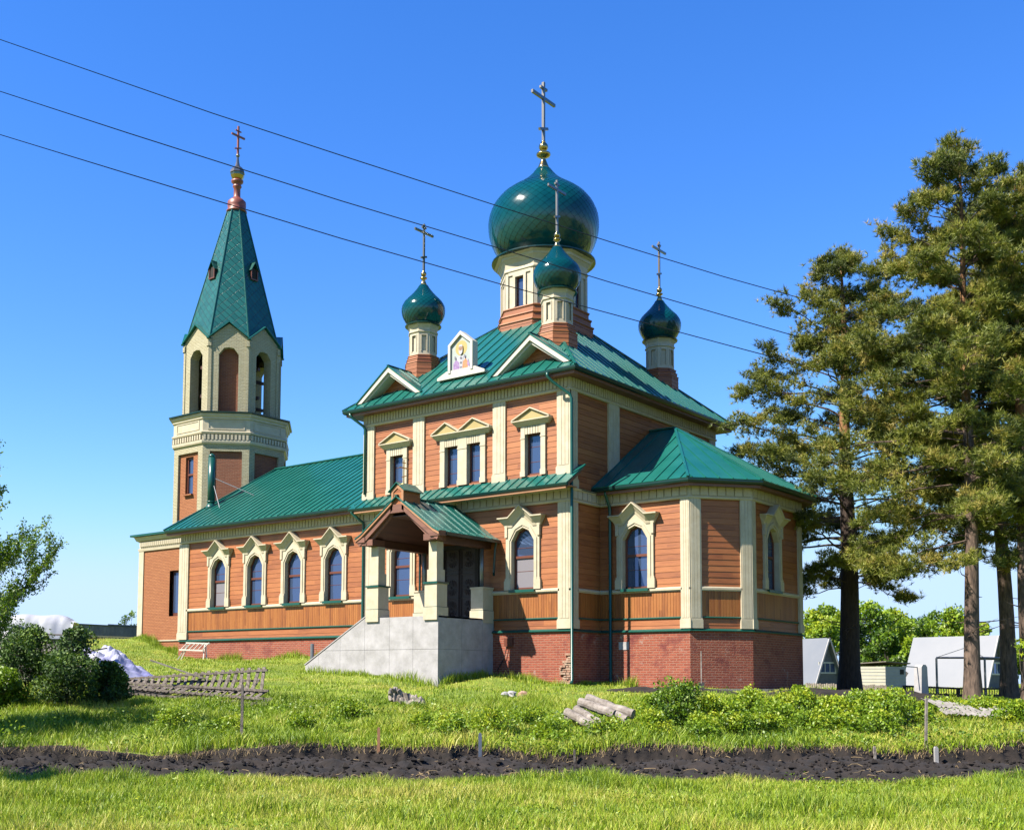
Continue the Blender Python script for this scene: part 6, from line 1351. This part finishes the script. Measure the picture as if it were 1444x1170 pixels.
# metal sheet fence and brick edging on the skyline
a, b = P2(104, 66), P2(212, 70); root = thing('sheet_metal_fence', 'blue grey corrugated metal fence on the skyline left of the annex', 'fence', (a[0], a[1], gz(*a)))
F_ = Fr(a, (b[0]-a[0], b[1]-a[1])); L = math.hypot(b[0]-a[0], b[1]-a[1]); mb = MB(); z = gz(*a); n = int(L/.09)
for k in range(n): F_.box(mb, k*.09, k*.09+.05, 0, .04, z+.0, z+1.22+.1*(k*.09 > 2.2)); F_.box(mb, k*.09+.05, k*.09+.09, -.01, .02, z, z+1.22+.1*(k*.09 > 2.2))
part('metal_sheet', mb, GALV, root); mb = MB(); mb.beam(F_.p(0, .05, z+1.24), F_.p(L, .05, z+1.22), .06, .05); mb.beam(F_.p(0, .05, z+.2), F_.p(L, .05, z+.2), .05, .06); part('rail', mb, DKGRN, root)
a, b = P2(112, 58), P2(196, 61); F_ = Fr(a, (b[0]-a[0], b[1]-a[1])); L = math.hypot(b[0]-a[0], b[1]-a[1]); root = thing('low_brick_wall', 'low red brick wall topped by a white slatted rail in front of the metal fence', 'wall', (a[0], a[1], gz(*a)))
z = gz(*a); mb = MB(); F_.box(mb, 0, L, -.15, .15, z-.6, z+.16); part('wall', mb, REDB, root); mb = MB(); F_.box(mb, 0, L, -.1, .18, z+.22, z+.28)
for k in range(int(L/.22)): F_.box(mb, k*.22, k*.22+.12, .1, .16, z+.16, z+.22)
part('rail', mb, WHITE, root)
# ------------------------------------------------------------------ lying fence sections
def section(pa, pb, h0_, h1_, hh, lean, label, nb, mt_=WEATH):
    """picket fence section lying tilted: lower rail from pa to pb, upper edge raised"""
    A_ = V3(pa); B_ = V3(pb); d = B_-A_; L = np.linalg.norm(d[:2]); u = V3((d[0]/L, d[1]/L, 0)); back = V3((-u[1], u[0], 0))
    if back@V3((FH[0], FH[1], 0)) < 0: back = -back
    root = thing('fence_section', label, 'fence', tuple(A_), 'picket fence sections lying in the grass')
    lo_ = MB(); up_ = MB(); mb = MB(); sec = lambda f, k: A_+d*f+back*lean*k+V3((0, 0, (h0_*(1-f)+h1_*f)*k))
    lo_.beam(sec(-.01, .12)-back*.03, sec(1.03, .12)-back*.03, .05, .06); up_.beam(sec(-.01, .88)-back*.03, sec(1.0, .88)-back*.03, .05, .06)
    part('rail', lo_, mt_, root); part('rail', up_, mt_, root)
    rnd = random.Random(int(L*100))
    for k in range(nb):
        f = (k+.5)/nb; j = rnd.uniform(-.01, .01); mb.beam(sec(f+j, -.05), sec(f-j, 1+rnd.uniform(-.02, .06)), .095, .022, up=back)
    part('pickets', mb, mt_, root); return root
g = lambda px, t, dz=0: V3(spot(px, t, dz))
section(g(163, 32.4, .34), g(374, 30.6, .40), .10, .72, 1, .22, 'upper picket fence section, propped open towards the right', 22)
section(g(160, 32.0, .20), g(366, 30.3, .26), .16, .22, 1, .55, 'middle picket fence section lying nearly flat under the propped one', 22)
section(g(166, 31.7, .06), g(372, 30.0, .10), .12, .16, 1, .6, 'lowest picket fence section, flat on the grass', 22)
section(g(158, 32.2, .26), g(360, 30.9, .33), .10, .40, 1, .40, 'second picket fence section, half raised just below the propped one', 21)
mb = MB(); mb.beam((-.75, 0, .32), (.75, 0, -.18), .12, .035); x, y, z = spot(252, 31.4); solo('plank', mb, OLDW, (x, y, z+.80), 'short pale plank lying slantwise on the picket fence sections', 'plank', 'boards on the rubble heap', rot=(0, 0, YAW))
# step ladder like trestle by the nave
x, y = -19.9, -.55; z = gz(x, y); root = thing('ladder', 'short aluminium ladder laid level across two leg pairs against the nave plinth', 'ladder', (x, y, z))
mb = MB(); L = 1.75; zt_ = -.10
for yy in (-.28, .08): mb.beam((x-.85, y+yy, zt_-(.32 if yy < 0 else 0)), (x+.85, y+yy, zt_-.06-(.32 if yy < 0 else 0)), .05, .07)
part('rail', mb, WHITE, root); mb = MB()
for k in range(6): q = x-.8+k*.32; mb.tube([(q, y-.28, zt_-.33), (q, y+.08, zt_-.02)], .025, 6)
part('rung', mb, WHITE, root)
for sg in (-1, 1):
    for yy in (-.1, .1): mb = MB(); mb.beam((x+sg*.62, y+yy*.3, zt_-.1), (x+sg*.95, y-.25+yy, z), .05, .05); part('leg', mb, WHITE, root)
# steel post by the stair cheek
x, y, z = on_ = spot(441, 44.5); mb = MB(); mb.tube([(0, 0, -.2), (0, 0, .95), (0, 0, .97)], [.075, .075, .03], 14); solo('steel_post', mb, STEELG, (x, y, z), 'short grey steel post beside the foot of the stair cheek', 'post', smooth=False)
# stump and stones
x, y, z = spot(575, 30.6); mb = MB(); rg = np.random.default_rng(2); n1, n2 = 22, 12; vs = []; fs = []
for i in range(n1+1):
    u = i/n1; r = .17*(1-.45*u)*(1 if 0 < i < n1 else .5)
    for j in range(n2):
        a = 2*math.pi*j/n2; k = r*(1+.35*math.sin(a*3+u*5)+.18*rg.normal()); vs.append(((u-.5)*1.05, math.cos(a)*k, .20-.22*u*u+math.sin(a)*k+.05*math.sin(u*9)))
for i in range(n1):
    for j in range(n2): fs.append((i*n2+j, i*n2+(j+1) % n2, (i+1)*n2+(j+1) % n2, (i+1)*n2+j))
fs += [tuple(range(n2))[::-1], tuple(n1*n2+j for j in range(n2))]; mb.add(vs, fs); solo('rotten_stump', mb, OLDW, (x, y, z+.14), 'rotten split log lying in the grass below the podium', 'log', rot=(0, .1, YAW-rad(15)))
for i, (px, t, r, lb) in enumerate(((713, 33, .10, 'left grey stone'), (722, 33, .12, 'dark middle stone'), (737, 33.2, .11, 'right reddish stone'))):
    x, y, z = spot(px, t); mb = MB(); rg = np.random.default_rng(i+50); vs = []; fs = []
    for a in range(7):
        for b in range(10):
            th = math.pi*a/6; ph = 2*math.pi*b/10; k = r*(1+.22*rg.normal()*math.sin(th)); vs.append((k*math.sin(th)*math.cos(ph)*1.2, k*math.sin(th)*math.sin(ph), k*math.cos(th)*.9))
    for a in range(6):
        for b in range(10): fs.append((a*10+b, (a+1)*10+b, (a+1)*10+(b+1) % 10, a*10+(b+1) % 10))
    mb.add(vs, fs); solo('stone', mb, CONC if i != 2 else RAWB, (x, y, z+.17), lb+' of three in the grass right of the podium', 'stone', 'stones in the grass')
# stacked logs
for i, (pa, pb, r, lb) in enumerate((((828, 26.9, .50), (893, 26.2, .16), 0.111, 'topmost long log of the pile'), ((817, 26.7, .42), (866, 26.1, .20), 0.111, 'second log of the pile, thicker and shorter'), ((812, 26.4, .26), (850, 25.7, .02), 0.098, 'third log of the pile, thin'), ((800, 26.2, .20), (842, 25.4, -.02), 0.104, 'lowest front log of the pile'), ((840, 26.6, .32), (884, 25.9, .08), 0.091, 'slim log lying under the topmost one'), ((799, 26.5, .08), (834, 25.6, -.04), 0.078, 'split bottom piece at the left foot of the pile'))):
    A_ = g(pa[0], pa[1], pa[2]+.13); B_ = g(pb[0], pb[1], pb[2]+.13); c = (A_+B_)/2; mb = MB(); n = 10; rg = np.random.default_rng(i+80); P = [A_-c+(B_-A_)*k/n+rg.normal(size=3)*.006 for k in range(n+1)]
    mb.tube(P, [r*(1+.06*rg.normal()) for _ in range(n+1)], 12); solo('log', mb, OLDW, tuple(c), lb+' beside the shrubs', 'log', 'logs piled in the grass')
# stakes
def stake(px, t, h, w_, label, mt_, tilt=0., group='stakes along the garden bed', nm='stake'):
    x, y, z = spot(px, t); mb = MB(); mb.box((-w_/2, -w_/2, -.3), (w_/2, w_/2, h-.03)); mb.prism([(-w_/2, -w_/2, h-.03), (w_/2, -w_/2, h-.03), (w_*.2, -w_/2, h), (-w_*.3, -w_/2, h)], (0, w_, 0)); return solo(nm, mb, mt_, (x, y, z), label, 'stake', group, rot=(tilt*.5, tilt, YAW))
stake(344, 22.9, 1.15, .05, 'tall grey metal stake in front of the fence sections, left part of the bed', WEATH)
stake(536, 22.4, .42, .055, 'short orange wooden stake at the edge of the bed left of centre', mat('fresh_wood', (.50, .24, .12), .8)); stake(678, 21.6, .52, .06, 'short dark grey stake in the middle of the bed', GALV)
stake(1302, 23.2, 1.0, .045, 'tall pale wooden stake at the right part of the bed', OLDW, .03); stake(1316, 22.9, .28, .07, 'stubby grey post right beside the tall pale stake', CONC)
stake(1305, 30, .35, .03, 'thin yellow stick behind the tall pale stake', mat('yellow_stick', (.5, .36, .12), .8)); stake(1213, 33, .42, .04, 'thin yellow stick in front of the dark soil heap', mat('yellow_stick_b', (.5, .36, .12), .8)); stake(810, 22.6, .25, .04, 'tiny dark stub of a stake at the back of the bed near the logs', WEATH); stake(1230, 22.6, .22, .05, 'tiny pale peg at the back of the bed under the shrubs', OLDW)
# slate sheets
def slate(px, t, L, W_, dz, rot, label, seed):
    x, y, z = spot(px, t); n = 40; vs = []; rnd = random.Random(seed); prof_ = []
    for k in range(n+1):
        f = k/n; prof_.append((f-.5)*L)
    for k, a in enumerate(prof_):
        e0 = rnd.uniform(-.04, .04); e1 = rnd.uniform(-.10, .10)*(1.6 if k % 7 < 3 else 1); zz = .025*math.sin(a*2*math.pi/.13)
        for b, q in ((-W_/2+e0, 0), (W_/2+e1, 0)): vs += [(a, b, zz), (a, b, zz-.012)]
    fs = []
    for k in range(n): i = k*4; fs += [(i, i+4, i+6, i+2), (i+1, i+3, i+7, i+5), (i, i+1, i+5, i+4), (i+2, i+6, i+7, i+3)]
    fs += [(0, 2, 3, 1), (n*4, n*4+1, n*4+3, n*4+2)]
    mb = MB(); mb.add(vs, fs); solo('slate_sheet', mb, SLATE, (x, y, z+dz), label, 'roofing sheet', 'broken corrugated sheets', rot=rot)
slate(1340, 28.6, 1.25, .75, .34, (.22, .12, YAW+.12), 'left corrugated slate sheet, sloping up to the left', 3); slate(1366, 27.6, 1.35, .62, .30, (.2, .06, YAW-.05), 'middle corrugated slate sheet with a wavy front edge', 4); slate(1420, 28.2, 1.1, .55, .30, (.2, -.06, YAW+.2), 'right corrugated slate sheet near the frame edge', 5)
# spade leaning by the apse
base = V3((3.98, 1.9, gz(3.98, 1.9)+.0)); root = thing('spade', 'spade with a pale wooden handle standing against the apse plinth', 'spade', tuple(base)); mb = MB(); topp = base+V3((-.06, .12, 1.28)); mb.tube([base+V3((0, 0, .2)), topp], .022, 8); part('handle', mb, OLDW, root)
mb = MB(); mb.hexa([base+V3(p) for p in ((-.09, -.01, -.05), (.09, -.01, -.05), (.09, .01, -.05), (-.09, .01, -.05), (-.11, -.01, .24), (.11, -.01, .24), (.11, .01, .24), (-.11, .01, .24))]); part('blade', mb, WIRE, root)
# ------------------------------------------------------------------ power lines (span from lower left to far right)
for i, (pts, lb) in enumerate((([(-60, 36), (0, 56), (300, 160), (480, 219), (700, 290), (860, 341), (1020, 390), (1163, 430), (1330, 478)], 'highest power line crossing over the main dome'), ([(-60, 107), (0, 129), (180, 187.6), (480, 283), (700, 349), (860, 398), (1020, 444.5), (1105, 469), (1300, 523)], 'middle power line crossing the bell tower spire and small domes'), ([(-60, 170), (0, 190), (180, 245), (480, 336), (700, 399), (860, 442), (1020, 485), (1069, 498), (1280, 552)], 'lowest power line passing below the spire finial'))):
    P = []
    for px, py in pts:
        f = (px+60)/1400; t = 1/((1-f)/17+f/62); P.append(at(px, py, t))
    c = P[0]; mb = MB(); mb.tube([p-c for p in P], [.007]*2+[.010, .012, .013, .015, .017, .019, .021][:len(P)-2], 6); solo('power_line', mb, WIRE, tuple(c), lb, 'power line', 'power lines')
